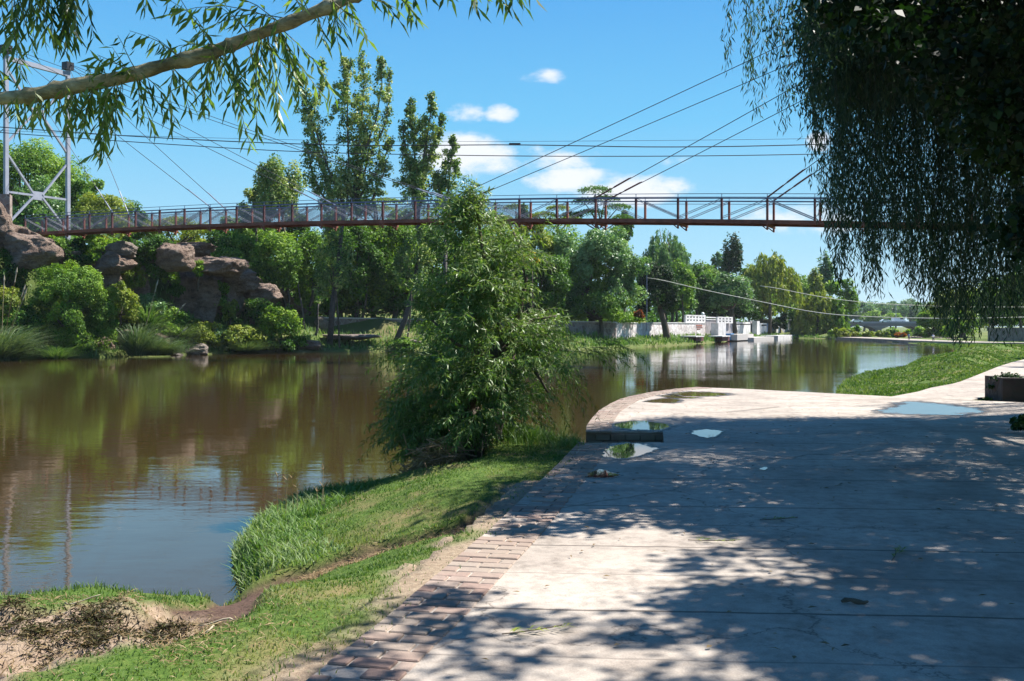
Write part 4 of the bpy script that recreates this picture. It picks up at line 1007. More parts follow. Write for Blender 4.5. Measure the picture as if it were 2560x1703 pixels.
poplar('second poplar with a leaning lower trunk right of the tallest one', 99.5, [(985,862),(1012,800),(1030,740),(1048,640),(1045,520)],
   [([(1045,530),(1040,420),(1030,330),(1030,290),(1030,255)],22,1),([(1048,530),(1055,420),(1070,330),(1078,270),(1078,235)],26,-1),([(1045,520),(1070,400),(1095,340),(1104,300),(1105,280)],14,0),
    ([(1045,520),(1020,410),(1010,350),(1008,320),(1005,300)],12,0),([(1045,560),(1040,500),(1035,470),(1035,450),(1035,430)],40,0)], 12500)
poplar('small third poplar tip just left of the leafy willow top', 101, [(1110,850),(1112,700),(1114,600)], [([(1114,600),(1118,500),(1125,430),(1130,380),(1130,345)],20,0),([(1112,540),(1098,480),(1092,450),(1090,440),(1090,430)],16,0)], 5000)

# ------------------------------------------------------------------ broadleaf trees on the far bank
T = tree_px
T('leafy_tree','huge dark round tree behind the steel tower','tree',65,335,640,300,115,'leaf_mid',40,1.2,group='far bank trees', root=11)
T('leafy_tree','dark dense tree low between the tower legs','tree',95,440,620,150,106,'leaf_silver',24,1.0,group='far bank trees', root=11)
T('leafy_tree','tree right of the tower with loose pale crown','tree',205,430,620,130,112,'leaf_mid',24,1.0,group='far bank trees', root=10)
T('leafy_tree','low yellow green tree seen through the left end of the railing','tree',250,470,640,170,108,'leaf_olive',26,1.1,group='far bank trees', root=10)
T('leafy_tree','small dark tree top right of the two white turnbuckles','tree',325,500,630,110,120,'leaf_dark',16,.9,group='far bank trees', root=9)
T('leafy_tree','pale green treetops behind the railing left of the bushy tree','tree',440,530,640,190,122,'leaf_olive',22,.9,group='far bank trees', root=9)
T('leafy_tree','bushy tree standing just left of the tallest poplar','tree',700,385,580,130,104,'leaf_poplar',30,1.25,group='far bank trees',trx=720,cr=.3, flat=1.2)
T('leafy_tree','small bushy crown low at left of the bushy tree','tree',640,450,600,90,106,'leaf_poplar',16,1.0,group='far bank trees')
T('leafy_tree','dark tree on the cliff right of its crest','tree',590,560,760,140,103,'leaf_mid',34,1.3,group='far bank trees', root=3)
T('leafy_tree','dark shrubby tree on the cliff crest behind the long slab','tree',555,570,690,110,108,'leaf_dark',20,1.1,group='far bank trees', root=4)
T('leafy_tree','mid green tree between cliff and tallest poplar','tree',700,560,790,150,102,'leaf_mid',36,1.3,group='far bank trees',trx=720)
T('leafy_tree','pale leaved tree around the poplar trunk','tree',790,555,770,140,104,'leaf_mid',34,1.2,group='far bank trees',trx=768)
T('leafy_tree','dark tree right of the tallest poplar trunk','tree',890,550,790,150,106,'leaf_dark',36,1.3,group='far bank trees')
T('leafy_tree','broad green tree behind the leaning poplar trunk','tree',985,545,790,170,108,'leaf_mid',40,1.3,group='far bank trees')
T('leafy_tree','dark green tree behind the left side of the willow','tree',1090,540,800,160,110,'leaf_dark',36,1.2,group='far bank trees')
T('leafy_tree','green tree hidden behind the willow top','tree',1190,560,800,170,112,'leaf_mid',36,1.1,group='far bank trees')
T('leafy_tree','yellowish tree top just right of the willow top','tree',1270,565,780,130,113,'leaf_olive',26,1.1,group='far bank trees')
T('leafy_tree','low undergrowth tree above the middle of the brown wall','tree',930,690,810,200,109,'leaf_dark',26,1.2,group='far bank trees')
T('leafy_tree','low undergrowth tree above the left end of the brown wall','tree',820,700,810,160,107,'leaf_mid',22,1.2,group='far bank trees')
T('leafy_tree','low undergrowth tree behind the willow above the wall','tree',1130,700,815,220,112,'leaf_dark',26,1.2,group='far bank trees')
# yellow flowering patch
T('flowering_tree','small tree with yellow blossom right of the willow top','tree',1330,628,680,44,109,'flower_yellow',10,.9,trunk=True,root=2)
T('leafy_tree','deep green shaded tree left of the large silvery tree','tree',1340,610,820,170,114,'leaf_dark',36,1.2,group='far bank trees')
T('compound_leaf_tree','large silvery green tree with feathery clumps right of centre','tree',1480,548,815,250,120,'leaf_silver',60,1.45,trx=1470,group='far bank trees',cr=.24)
T('leafy_tree','soft green tree behind the large silvery one','tree',1400,560,760,150,126,'leaf_mid',26,1.1,group='far bank trees')
# flat topped pines behind the bridge
def umbrella(label, x, Y, discs, n, yb, mat='leaf_olive'):
    zg = 3.0; p = W(x, 0, Y); e = empty('umbrella_pine', (p[0], Y, zg), label, 'pine tree', 'flat topped pines behind the footbridge'); m = MB(); PP=[];OO=[];CC=[]
    top = W(discs[0][0], discs[0][1]+10, Y); m.tube([(p[0],Y,zg-.5), (p[0]*.6+top[0]*.4,Y,(zg+top[2])/2), top], [.35,.28,.12], 7)
    for (dx, dy, w_, h_) in discs:
        c = W(dx, dy, Y+rng.uniform(-3,3)); r = w_/2/F*Y; k = int(n*w_/sum(d[2] for d in discs)); a = rng.uniform(0,6.28,k); q = rng.uniform(0,1,k)**.5; hh = h_/F*Y
        PP.append(c+np.stack([np.cos(a)*q*r, np.sin(a)*q*r, (1-q*q)*hh*.6+rng.uniform(-.5,.3,k)*hh*.6],1)); OO.append(np.tile([0,0,1.],(k,1))); CC.append(np.full(k, rng.uniform(.1,.6)))
        m.tube([W(x, (dy+yb)/2, Y), c], [.14,.05], 5)
    m.build('trunk', M['bark'], e, smooth=True); foliage('crown', np.concatenate(PP), np.concatenate(OO), .30, M[mat], e, clr=np.concatenate(CC))
umbrella('tallest flat topped pine showing above the railing right of centre', 1500, 150, [(1487,478,86,16),(1512,500,80,14),(1460,505,60,14),(1545,520,70,14),(1480,535,90,16),(1555,548,60,16),(1430,540,60,14)], 5200, 620, 'leaf_dark')
umbrella('flat topped pine behind the railing left of the tallest pine', 1395, 155, [(1395,522,60,12),(1360,540,70,14),(1425,550,60,14),(1390,562,80,14)], 3000, 620)
umbrella('yellowish flat topped pine behind the railing above the willow', 1290, 155, [(1290,520,60,12),(1320,545,60,14),(1250,548,70,14),(1285,560,90,14)], 3000, 620)
umbrella('yellowish flat topped pine beside the tallest poplar behind the railing', 945, 150, [(935,483,70,10),(905,505,60,12),(965,505,80,12),(940,525,110,14),(880,528,60,12)], 3600, 620, 'leaf_olive')
T('leafy_tree','dark mass of treetops behind the railing right of the tall pine','tree',1560,520,640,70,158,'leaf_dark',14,1.1,group='far bank trees',root=3)
T('leafy_tree','dark narrow treetop behind the railing left of the tall pines','tree',1310,500,620,36,150,'leaf_dark',10,1.0,group='far bank trees',root=3)
# right part of the far bank
def willow_far(label, x, yt, yb, wpx, Y, mat, n, group=None, trx=None, gaps=.0):
    top = W(x, yt, Y); rx = wpx/2/F*Y; H = (yb-yt)/F*Y; bx = W(trx or x, 0, Y)[0]; zg = max(.3, gz(bx, Y)); e = empty('willow_tree', (bx, Y, zg), label, 'willow', group)
    m = MB(); m.tube([(bx,Y,zg-.5),(bx,Y,zg+H*.3),(top[0],Y,top[2]-H*.35)], [.45,.35,.2], 7); PP=[];DD=[];CC=[]
    ns = max(30, n//60)
    for i in range(ns):
        a = rng.uniform(0,6.28); q = rng.uniform(.05,1)**.5; sx, sy = math.cos(a)*q*rx, math.sin(a)*q*rx; zt_ = top[2]-H*.62*(q**2.2)-rng.uniform(0,.12)*H
        ln = H*rng.uniform(.3,.55)*(1-.2*q); k = n//ns; t = rng.uniform(0,1,k); sway = rng.normal(0,.02*rx)
        zlow = np.maximum(zt_-t*ln, zg+.3)
        PP.append(np.stack([top[0]+sx*(1+.06*np.sin(t*3))+sway*t+rng.normal(0,.03*rx,k), Y+sy+rng.normal(0,.03*rx,k), zlow],1)); DD.append(np.tile([0,0,-1.],(k,1))+rng.normal(0,.35,(k,3))); CC.append(np.full(k, rng.uniform(.1,.9)))
        if i % 6 == 0: m.tube([(top[0],Y,top[2]-H*.45),(top[0]+sx*.7,Y+sy*.7,zt_)], [.12,.04], 4)
    m.build('trunk', M['bark'], e, smooth=True); P = np.concatenate(PP); D = np.concatenate(DD); l = .0042*Y*rng.uniform(.6,1.2,len(P))
    V, Fq = leaf_arrays(P, D, unit(len(P)), l, l*.3); r = np.clip(np.concatenate(CC)+rng.normal(0,.15,len(P)),0,1)
    link_mesh('crown', V, Fq, M[mat], e, rnd=r)
willow_far('pale feathery willow rising behind the dark round tree',1662,560,760,140,165,'leaf_far',9000,'far bank willows')
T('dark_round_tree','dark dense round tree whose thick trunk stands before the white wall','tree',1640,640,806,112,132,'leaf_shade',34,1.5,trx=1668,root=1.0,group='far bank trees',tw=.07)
T('leafy_tree','sunlit green crown on the right shoulder of the dark round tree','tree',1706,645,795,66,152,'leaf_mid',20,1.3,group='far bank trees')
T('leafy_tree','green tree crown behind the dark round tree at upper left','tree',1600,640,700,90,140,'leaf_mid',16,1.2,group='far bank trees')
T('leafy_tree','dark background tree above the pierced block screen','tree',1740,655,800,100,175,'leaf_dark',24,1.4,group='far bank trees')
T('leafy_tree','hazy green crown between the willow and the dark column tree','tree',1755,645,760,120,190,'leaf_mid',22,1.2,group='far bank trees')
T('compound_leaf_tree','dark round tree with silvery top and a thick dark trunk in the water','tree',1822,672,804,128,173,'leaf_silver',40,1.3,trx=1836,root=-.2,group='far bank trees',cr=.28,tw=.06)
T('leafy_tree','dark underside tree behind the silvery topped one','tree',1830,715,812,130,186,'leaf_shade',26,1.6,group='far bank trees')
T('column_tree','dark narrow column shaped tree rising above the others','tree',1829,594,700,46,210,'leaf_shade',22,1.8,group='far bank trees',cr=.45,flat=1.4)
T('leafy_tree','thin pale treetop left of the dark column tree','tree',1795,620,700,36,230,'leaf_far',8,.8,group='far bank trees')
T('leafy_tree','yellow green crown right below the dark column tree','tree',1872,665,740,60,218,'leaf_bright',14,1.2,group='far bank trees')
willow_far('big rounded olive willow right of the dark column tree',1925,622,760,150,205,'leaf_olive',9000,'far bank willows')
T('leafy_tree','large dark green tree below the olive willow','tree',1960,665,808,170,245,'leaf_mid',44,1.4,group='far bank trees')
T('leafy_tree','small yellowish tree between the wall and the big dark tree','tree',1906,730,806,56,207,'leaf_olive',14,1.3,group='far bank trees')
T('leafy_tree','slim poplar like tree right of the olive willow','tree',2062,632,760,36,240,'leaf_far',16,1.3,group='far bank trees',flat=1.4)
T('leafy_tree','round green crown right of the slim tree','tree',2100,690,800,80,225,'leaf_mid',18,1.2,group='far bank trees')
T('leafy_tree','upright pale crown behind the yellow willow','tree',2040,665,780,50,220,'leaf_olive',14,1.3,group='far bank trees')
willow_far('yellow green willow hanging to the water at the river bend',2045,715,846,120,208,'leaf_olive',9000,'far bank willows')
willow_far('smaller green willow at the water right of the yellow one',2088,735,846,70,206,'leaf_mid',4500,'far bank willows')
T('leafy_tree','dark palm like bush beside the small grey house','tree',1950,775,828,50,212,'leaf_shade',10,1.1,group='far bank trees')
# distant belt behind the road bridge
fl = [(2120,740,60,'leaf_far'),(2160,748,70,'leaf_far'),(2135,735,36,'leaf_far'),(2200,752,60,'leaf_far'),(2238,745,60,'leaf_far'),(2275,742,64,'leaf_far'),(2180,772,60,'leaf_mid'),(2225,780,60,'leaf_mid'),(2300,755,60,'leaf_far'),(2110,762,50,'leaf_far'),(2340,750,70,'leaf_far'),(2380,745,70,'leaf_far'),(2420,748,70,'leaf_far'),(2470,745,80,'leaf_far'),(2520,740,80,'leaf_far'),(2570,745,80,'leaf_far')]
for i, (x, yt, w_, mt) in enumerate(fl):
    T('distant_tree', 'hazy pale green tree in the distant belt behind the road bridge','tree',x,yt,815,w_,(470 if mt=='leaf_far' else 430)+i*6,mt,14,1.3,group='distant belt of trees',root=0,leaf=1.1,cr=.4)
# trees on the right bank beyond the path
T('leafy_tree','wide yellow green tree seen through the hanging foliage at right','tree',2400,700,850,150,190,'leaf_olive',44,1.3,group='right bank trees',root=.5)
T('leafy_tree','green tree right of the wide yellow green one','tree',2480,690,850,120,170,'leaf_mid',34,1.2,group='right bank trees',root=.5)
T('leafy_tree','tall tree at the far right picture edge beyond the lawn','tree',2550,660,840,110,150,'leaf_mid',34,1.2,group='right bank trees',root=.9)
T('leafy_tree','dark tree left of the wide yellow green tree','tree',2335,765,850,90,200,'leaf_mid',24,1.3,group='right bank trees',root=.5)
T('leafy_tree','bright bush like tree under the hanging foliage','tree',2410,775,852,90,160,'leaf_bright',22,1.2,group='right bank trees',root=.5)
T('rust_bush','reddish brown bush at the end of the far path','bush',2252,830,852,24,186,'leaf_red',8,1.5,trunk=False,root=.3)
# rounded bushes along the weir
for i, (x, yt, w_, mt) in enumerate([(2105,815,36,'leaf_olive'),(2125,822,40,'leaf_olive'),(2140,812,26,'leaf_mid'),(2168,826,34,'leaf_olive'),(2085,826,30,'leaf_mid'),(2205,826,32,'leaf_olive'),(2232,818,36,'leaf_mid'),(2190,836,20,'leaf_olive'),(2270,826,40,'leaf_mid'),(2300,815,30,'leaf_bright'),(2320,828,44,'leaf_olive'),(2360,818,60,'leaf_mid')]):
    T('weir_bush',('yellowish' if mt=='leaf_olive' else 'bright green' if mt=='leaf_bright' else 'dark green')+' rounded low bush along the far weir path','bush',x,yt,852,w_,188+i,mt,10,1.4,group='bushes along the far weir',trunk=False,root=.3)
# ------------------------------------------------------------------ shrubs of the left bank
T('big_bush','big bright green bush overhanging the water at far left','bush',180,628,905,215,79,'leaf_mid',100,1.5,cr=.19,trunk=True,root=.2,leaf=.16,low=-1)
T('big_bush','darker lower shoulder of shrubbery left of the big bright bush','bush',75,760,900,120,77,'leaf_dark',30,1.3,root=.2,low=-1)
T('leafy_shrub','dark leafy shrub hanging over the hollow on the cliff crest','shrub',385,575,720,110,89,'leaf_dark',30,1.3,group='cliff shrubs',root=9)
T('leafy_shrub','bright leafy shrub left of the pale boulder under the footbridge','shrub',250,585,680,110,88,'leaf_bright',24,1.2,group='cliff shrubs',root=8)
T('leafy_shrub','dark shrub under the footbridge left of the bright shrub','shrub',170,585,690,110,86,'leaf_dark',20,1.2,group='cliff shrubs',root=8)
T('leafy_shrub','dark shrub on the face of the left boulders','shrub',15,620,760,90,79.5,'leaf_dark',20,1.1,group='cliff shrubs',root=5)
T('leafy_shrub','yellow green shrub left of the big bush','shrub',25,710,860,110,78,'leaf_olive',24,1.2,group='cliff shrubs',root=2)
T('leafy_shrub','vine draped green shrub on the cliff ridge','shrub',425,650,730,40,90,'leaf_mid',10,1.0,group='cliff shrubs',root=6)
T('leafy_shrub','grass green tuft between domed boulder and slab','shrub',495,650,700,44,89.5,'leaf_bright',10,1.0,group='cliff shrubs',root=6)
T('leafy_shrub','pale green shrub in front of the dark hollow','shrub',365,730,815,110,86.5,'leaf_silver',26,1.1,group='cliff shrubs',root=4)
T('leafy_shrub','light green shrub right of the big bush','shrub',300,700,830,90,83.5,'leaf_olive',24,1.2,group='cliff shrubs',root=3)
T('leafy_shrub','green shrub left of the reddish rock rib','shrub',425,765,840,90,88,'leaf_mid',24,1.1,group='cliff shrubs',root=3)
T('leafy_shrub','upright yellow green bush before the dark cliff overhang','shrub',700,755,860,100,92,'leaf_bright',26,1.1,group='cliff shrubs',root=1.5,cr=.28,flat=1.3)
T('leafy_shrub','slender light green shrub on the dark cliff face','shrub',575,735,810,50,94,'leaf_olive',12,.9,group='cliff shrubs',root=3)
T('leafy_shrub','low olive shrub above the white pointed rock','shrub',500,790,870,110,89,'leaf_olive',24,1.2,group='cliff shrubs',root=1)
T('leafy_shrub','low green shrub left of the white pointed rock','shrub',420,800,880,90,86.5,'leaf_mid',20,1.2,group='cliff shrubs',root=1)
T('leafy_shrub','low olive shrub right of the white pointed rock','shrub',590,810,880,130,90.5,'leaf_olive',26,1.2,group='cliff shrubs',root=1)
T('leafy_shrub','low dark shrub at the water below the yellow green bush','shrub',690,838,882,90,91.5,'leaf_dark',14,1.2,group='cliff shrubs',root=.5)
T('leafy_shrub','low mixed shrub at the water left of the poplar foot','shrub',745,835,880,80,94,'leaf_mid',14,1.1,group='cliff shrubs',root=.5)
T('leafy_shrub','shady undergrowth at the base of the cliff overhang','shrub',620,740,830,150,96.5,'leaf_dark',22,1.0,group='cliff shrubs',root=2)
T('leafy_shrub','climbing shrub on the brown wall right of the leaning trunk','shrub',1075,800,850,50,103,'leaf_mid',12,1.1,group='cliff shrubs',root=2)
T('leafy_shrub','low green shrub at the water right of the leaning trunk','shrub',1010,845,880,90,97.5,'leaf_mid',14,1.1,group='cliff shrubs',root=.5)
T('leafy_shrub','low green shrub at the water behind the willow','shrub',1180,835,885,170,98.5,'leaf_bright',22,1.1,group='cliff shrubs',root=.5)
T('rust_bush','rusty red shrub on top of the wall left of the dark round tree','shrub',1597,775,806,26,123,'leaf_red',8,1.3,trunk=False,root=3)
# thin trunks among the trees
for (x0, x1, yt, yb, Y, lb) in [(720,718,640,815,101,'thin pale trunk rising before the dark cliff overhang'),(785,800,760,850,99,'short twisted dark trunk left of the tallest poplar'),(905,925,640,800,105,'thin dark trunk in the shade right of the tallest poplar'),(757,748,700,830,101,'slim trunk in the undergrowth above the cliff end')]:
    a, b = W(x0, yb, Y), W(x1, yt, Y); m = MB(); t = np.linspace(0,1,8)[:,None]; m.tube(a+(b-a)*t+np.sin(t*5)*[[.15,0,0]], np.linspace(.16,.07,8), 6)
    e = empty('bare_trunk', tuple(a), lb, 'tree trunk'); m.build('trunk', M['bark_grey'], e, smooth=True)
# ------------------------------------------------------------------ pampas grass and reeds
def tuft(name, label, cat, c, n, H, spread, mat, w=.05, plumes=0, lean=(0,0), group=None, droop=.5, seg=5):
    e = empty(name, tuple(c), label, cat, group); a = rng.uniform(0,6.28,n); q = rng.uniform(0,1,n)**.7
    B = np.stack([np.cos(a)*q*spread*.35, np.sin(a)*q*spread*.35, np.zeros(n)-.1],1)+np.array(c)
    out = np.stack([np.cos(a), np.sin(a), np.zeros(n)],1); h = H*rng.uniform(.15,1.1,n)**.8*rng.choice([.6,.8,1.],n); q = q*rng.uniform(.5,1.25,n); V = []; 
    side = np.stack([-np.sin(a+rng.normal(0,.8,n)), np.cos(a+rng.normal(0,.8,n)), np.zeros(n)],1)
    for s_ in range(seg+1):
        t = s_/seg; p = B+out*(q*spread*(.3*t+.9*t*t))[:,None]+np.array([0,0,1.])*(h*(t-droop*t**2.6))[:,None]+np.array([lean[0],lean[1],0])*t*t
        ww = w*(1-t)**.7; V += [p-side*ww/2, p+side*ww/2]
    V = np.stack(V,1).reshape(-1,3); k = 2*(seg+1); b = np.arange(n)[:,None]*k; Fq = np.concatenate([b+np.array([[2*i,2*i+1,2*i+3,2*i+2]]) for i in range(seg)])
    r = np.tile(np.clip(rng.normal(.5,.28,n),0,1), seg); link_mesh('blades', V, Fq, M[mat], e, rnd=r)
    for i in range(plumes):
        a_ = rng.uniform(-.5,.9); hh = H*rng.uniform(1.1,1.5); tip = np.array(c)+[math.sin(a_)*hh*.75+lean[0], rng.uniform(-.4,.4), hh*math.cos(a_)]; t = np.linspace(0,1,7)[:,None]
        P = np.array(c)+(tip-np.array(c))*t; m = MB(); m.tube(P, .02, 4); sk_ = m.build('stalk', M['grass_dry'], e)
        m = MB(); m.tube(P[5:], [.04,.02], 5); d = (tip-np.array(c))/hh; m.tube([tip-d*.6, tip-d*.35, tip], [.02,.07,.015], 6); m.build('plume', M['plume'], sk_)
p = W(2, 905, 72); tuft('pampas_grass','large silvery pampas grass clump with pale plumes at the left edge of the far bank','pampas grass',(p[0],p[1],.1),2600,4.6,3.2,'pampas',.06,5,(.6,0))
p = W(345, 885, 80); tuft('pampas_grass','tall bleached reed clump leaning over the water beside the brown boulder','pampas grass',(p[0],p[1],.2),1500,4.8,2.2,'pampas',.06,2,(.3,0))
p = W(395, 888, 81); tuft('pampas_grass','flattened pale grass clump falling to the water right of the reeds','pampas grass',(p[0],p[1],.2),1700,2.6,3.0,'pampas',.05,1,(.9,-.5),droop=.45)
p = W(140, 900, 76); tuft('pampas_grass','dark grass clump under the big bright bush','pampas grass',(p[0],p[1],.1),900,2.0,2.2,'grass_long',.05)
p = W(370, 800, 85.5); tuft('pampas_grass','upright arching reeds in front of the dark hollow','pampas grass',(p[0],p[1],2.4),900,4.0,2.0,'grass_long',.07,0,group='reeds')
p = W(455, 840, 87); tuft('pampas_grass','silver grass clump below the pink rock column','pampas grass',(p[0],p[1],1.4),1100,2.6,2.4,'pampas',.06,0,group='reeds')
p = W(620, 880, 90); tuft('pampas_grass','drooping straw coloured grass at the water under the dark overhang','pampas grass',(p[0],p[1],.3),1200,1.8,2.8,'pampas',.05,0,(.3,-.3),group='reeds',droop=.4)
# far bank grass cover
def blades(name, P, z, H, Wd, mat, lab=None, lean=.5, clr=None, seg=2, sprd=.28):
    n = len(P); B = np.concatenate([P, z[:,None]],1); a = rng.uniform(0,6.28,n); out = np.stack([np.cos(a),np.sin(a),np.zeros(n)],1); s2 = a+1.57+rng.normal(0,.6,n)
    side = np.stack([np.cos(s2),np.sin(s2),np.zeros(n)],1); h = H*rng.uniform(.5,1.25,n); ln = h*rng.uniform(.15,1.0,n)*lean; V = []
    for s_ in range(seg+1):
        t = s_/seg; p = B+out*(ln*t*t)[:,None]+np.array([0,0,1.])*(h*(t-.18*t*t)-.01)[:,None]
        if s_ < seg: ww = (Wd*(1-.45*t))[:,None] if not np.isscalar(Wd) else Wd*(1-.45*t); V += [p-side*ww/2, p+side*ww/2]
        else: V.append(p)
    V = np.stack(V,1).reshape(-1,3); k = 2*seg+1; b = (np.arange(n)*k)[:,None]; Fc = []
    quads = np.concatenate([b+np.array([[2*i,2*i+1,2*i+3,2*i+2]]) for i in range(seg-1)]) if seg > 1 else np.zeros((0,4),int)
    tri = b+np.array([[2*seg-2,2*seg-1,2*seg,2*seg]]); 
    # build mixed mesh
    me = bpy.data.meshes.new(name); nq, nt_ = len(quads), len(tri); tri3 = tri[:,:3]
    me.vertices.add(len(V)); me.vertices.foreach_set('co', V.astype(np.float32).ravel()); me.loops.add(nq*4+nt_*3)
    me.loops.foreach_set('vertex_index', np.concatenate([quads.ravel(), tri3.ravel()]).astype(np.int32)); me.polygons.add(nq+nt_)
    me.polygons.foreach_set('loop_start', np.concatenate([np.arange(nq)*4, nq*4+np.arange(nt_)*3]).astype(np.int32)); me.polygons.foreach_set('loop_total', np.concatenate([np.full(nq,4),np.full(nt_,3)]).astype(np.int32))
    r = clr if clr is not None else np.clip(rng.normal(.45,.25,n),0,1); r = np.concatenate([np.tile(r,max(seg-1,0)), r]); at = me.attributes.new('rnd','FLOAT','FACE'); at.data.foreach_set('value', r.astype(np.float32))
    me.update(calc_edges=True); me.validate(); me.materials.append(M[mat]); o = bpy.data.objects.new(name, me); COL.objects.link(o); tag(o, lab, None, None, 'stuff'); return o
# left/far bank tufts
P = np.stack([rng.uniform(-50,62,240000), rng.uniform(66,215,240000)],1); d, h, w, s = shore(P)
k = (d > .1) & (d < 11) & (s > 33.5) & ((P[:,0] < 12) | (d < 4.0)) & (rng.random(len(P)) < np.clip(1.3-d*.09,.2,1)*np.clip(110/P[:,1],0,1)**1.5*.8); P = P[k][:60000]; d = d[k][:60000]
z = ground_z(P); n_ = fbm(P,.25,77); blades('bank_grass', P, z, .55*(.6+n_), .10*P[:,1]/90, 'grass_long', 'rough green grass and weeds covering the far river bank', .7, np.clip(n_+rng.normal(0,.2,len(P)),0,1), 2)
# right bank lawn
P = np.stack([rng.uniform(7.5,75,300000), rng.uniform(22,140,300000)**1.0],1); P[:,1] = 22+118*rng.random(300000)**1.8; P[:,0] = P[:,1]*rng.uniform(.28,.62,300000)
d, h, w, s = shore(P); k = (d > .0) & (s < 33.5) & (s > 22.5) & (pdist(P,PATHR) > .95) & ~inpoly(P,PAVA) & (d < 26); P = P[k][:110000]; d = d[k][:110000]
z = ground_z(P); n_ = fbm(P*np.array([.6,.35]),1.1,21); blades('lawn_grass', P, z, .05+.07*n_+.10*(d<1.2), .012+.0011*P[:,1], 'grass', 'bright green lawn on the right bank beyond the platform', .7, np.clip(n_*.9+rng.normal(0,.2,len(P)),0,1), 2)
# ------------------------------------------------------------------ near grass bank
N = 260000; P = np.stack([rng.uniform(-9,1.6,N), 3.6+14*rng.random(N)**1.25],1); d, h, w, s = shore(P); pl = pdist(P, PAV_L)
sa_, so2 = masks(P); nn = fbm(P, 2.2, 51); 
keep = (d > .03) & (~inpoly(P,PAVA) | ((pl < .13) & (rng.random(N) < .25))) & (rng.random(N) < (1-sa_*.97)*(1-so2*.99)*np.clip(nn*2.2-.25,.25,1)) & (P[:,0] > -.62*P[:,1]-1)
P = P[keep]; d = d[keep]; nn = nn[keep]; z = np.where(inpoly(P,PAVA), PZ, ground_z(P))
longm = sstep(1.5,.5,d+(fbm(P,1.1,8)-.5)*1.2)*(P[:,1] > 9.0); nearl = (P[:,1] < 9.0)*sstep(.9,.2,d)
H = .024+.026*nn+.15*longm*rng.uniform(.3,1,len(P))+.05*nearl
m1 = longm < .35
clr = np.clip(.36+.5*sstep(.35,.7,fbm(P,1.0,13))+rng.normal(0,.2,len(P)),0,1)
blades('near_grass', P[m1], z[m1], H[m1], .0045+.0006*P[m1][:,1], 'grass', 'short green grass on the near river bank', .8, clr[m1], 2)
blades('long_grass', P[~m1], z[~m1], H[~m1], .006+.0007*P[~m1][:,1], 'grass_long', 'long arching grass hanging over the near waterline', 1.2, clr[~m1], 3)
# dry straw, wrack and twigs
SC = px2g(250, 1560)
P = np.concatenate([np.stack([rng.normal(SC[0],.5,5200), rng.normal(SC[1],.42,5200)],1), np.stack([rng.uniform(TRAIL[0][0],TRAIL[-1][0],5000), np.zeros(5000)],1)]); q = P[5200:]; q[:,1] = np.interp(q[:,0],[t_[0] for t_ in TRAIL],[t_[1] for t_ in TRAIL])+rng.normal(0.05,.12,5000); P[5200:] = q
dd, _, _, _ = shore(P); nn = fbm(P,3,61); k = (dd > .1) & ~inpoly(P,PAVA) & (nn > .42-.12*(P[:,1]>7.2)); P = P[k]; z = ground_z(P)+.012; n = len(P); a = rng.uniform(0,6.28,n); D = np.stack([np.cos(a),np.sin(a),rng.normal(.05,.22,n)],1)
V, Fq = leaf_arrays(np.concatenate([P,z[:,None]],1), D, np.tile([0,0,1.],(n,1))+unit(n)*.5, rng.uniform(.02,.085,n), rng.uniform(.003,.008,n)); o = link_mesh('dry_wrack', V, Fq, M['grass_dry'], rnd=rng.random(n)*.8); tag(o,'dry brown plant litter washed onto the bank',kind='stuff')
P = np.concatenate([rng.normal(SC,[.4,.3],(13,2))])
for i, (x, y) in enumerate(P):
    a = rng.uniform(0,6.28); l = rng.uniform(.08,.2); t = np.linspace(0,1,6)[:,None]; z0 = gz(x,y)+.02; Q = np.array([x,y,z0])+np.array([math.cos(a),math.sin(a),.1])*l*t+np.sin(t*4+i)*[[.02,.02,.02]]
    m = MB(); m.tube(Q, np.linspace(.006,.003,6), 5); tag(m.build('dry_stalk', M['plume'], smooth=True), 'pale dry stalk lying on the sandy hollow of the bank', 'stalk', 'dry stalks on the sand')
# seed heads of the long grass
for i, (x, y, hh) in enumerate([(694,1215,.42),(712,1205,.38),(735,1203,.40),(744,1208,.3),(802,1160,.5),(812,1195,.3),(796,1200,.25)]):
    b = onz(x, 1262, .45); m = MB(); e = empty('seed_stalk', (b[0],b[1],.3), 'thin grass seed stalk standing above the long grass at the waterline', 'grass stalk', 'seed stalks'); tp = np.array([b[0]+.03*math.sin(i*2), b[1], .35+hh]); t = np.linspace(0,1,6)[:,None]
    Q = np.array([b[0],b[1],.2])+(tp-np.array([b[0],b[1],.2]))*t; m.tube(Q, .003, 4); sk_ = m.build('stalk', M['grass_dry'], e); m = MB()
    for j in range(3): m.tube([tp, tp+np.array([.05*math.cos(j*2.1+i),.03*math.sin(j*2.1+i),.03+.02*j])], [.006,.003], 4)
    m.build('seed_head', M['grass_dry'], sk_)
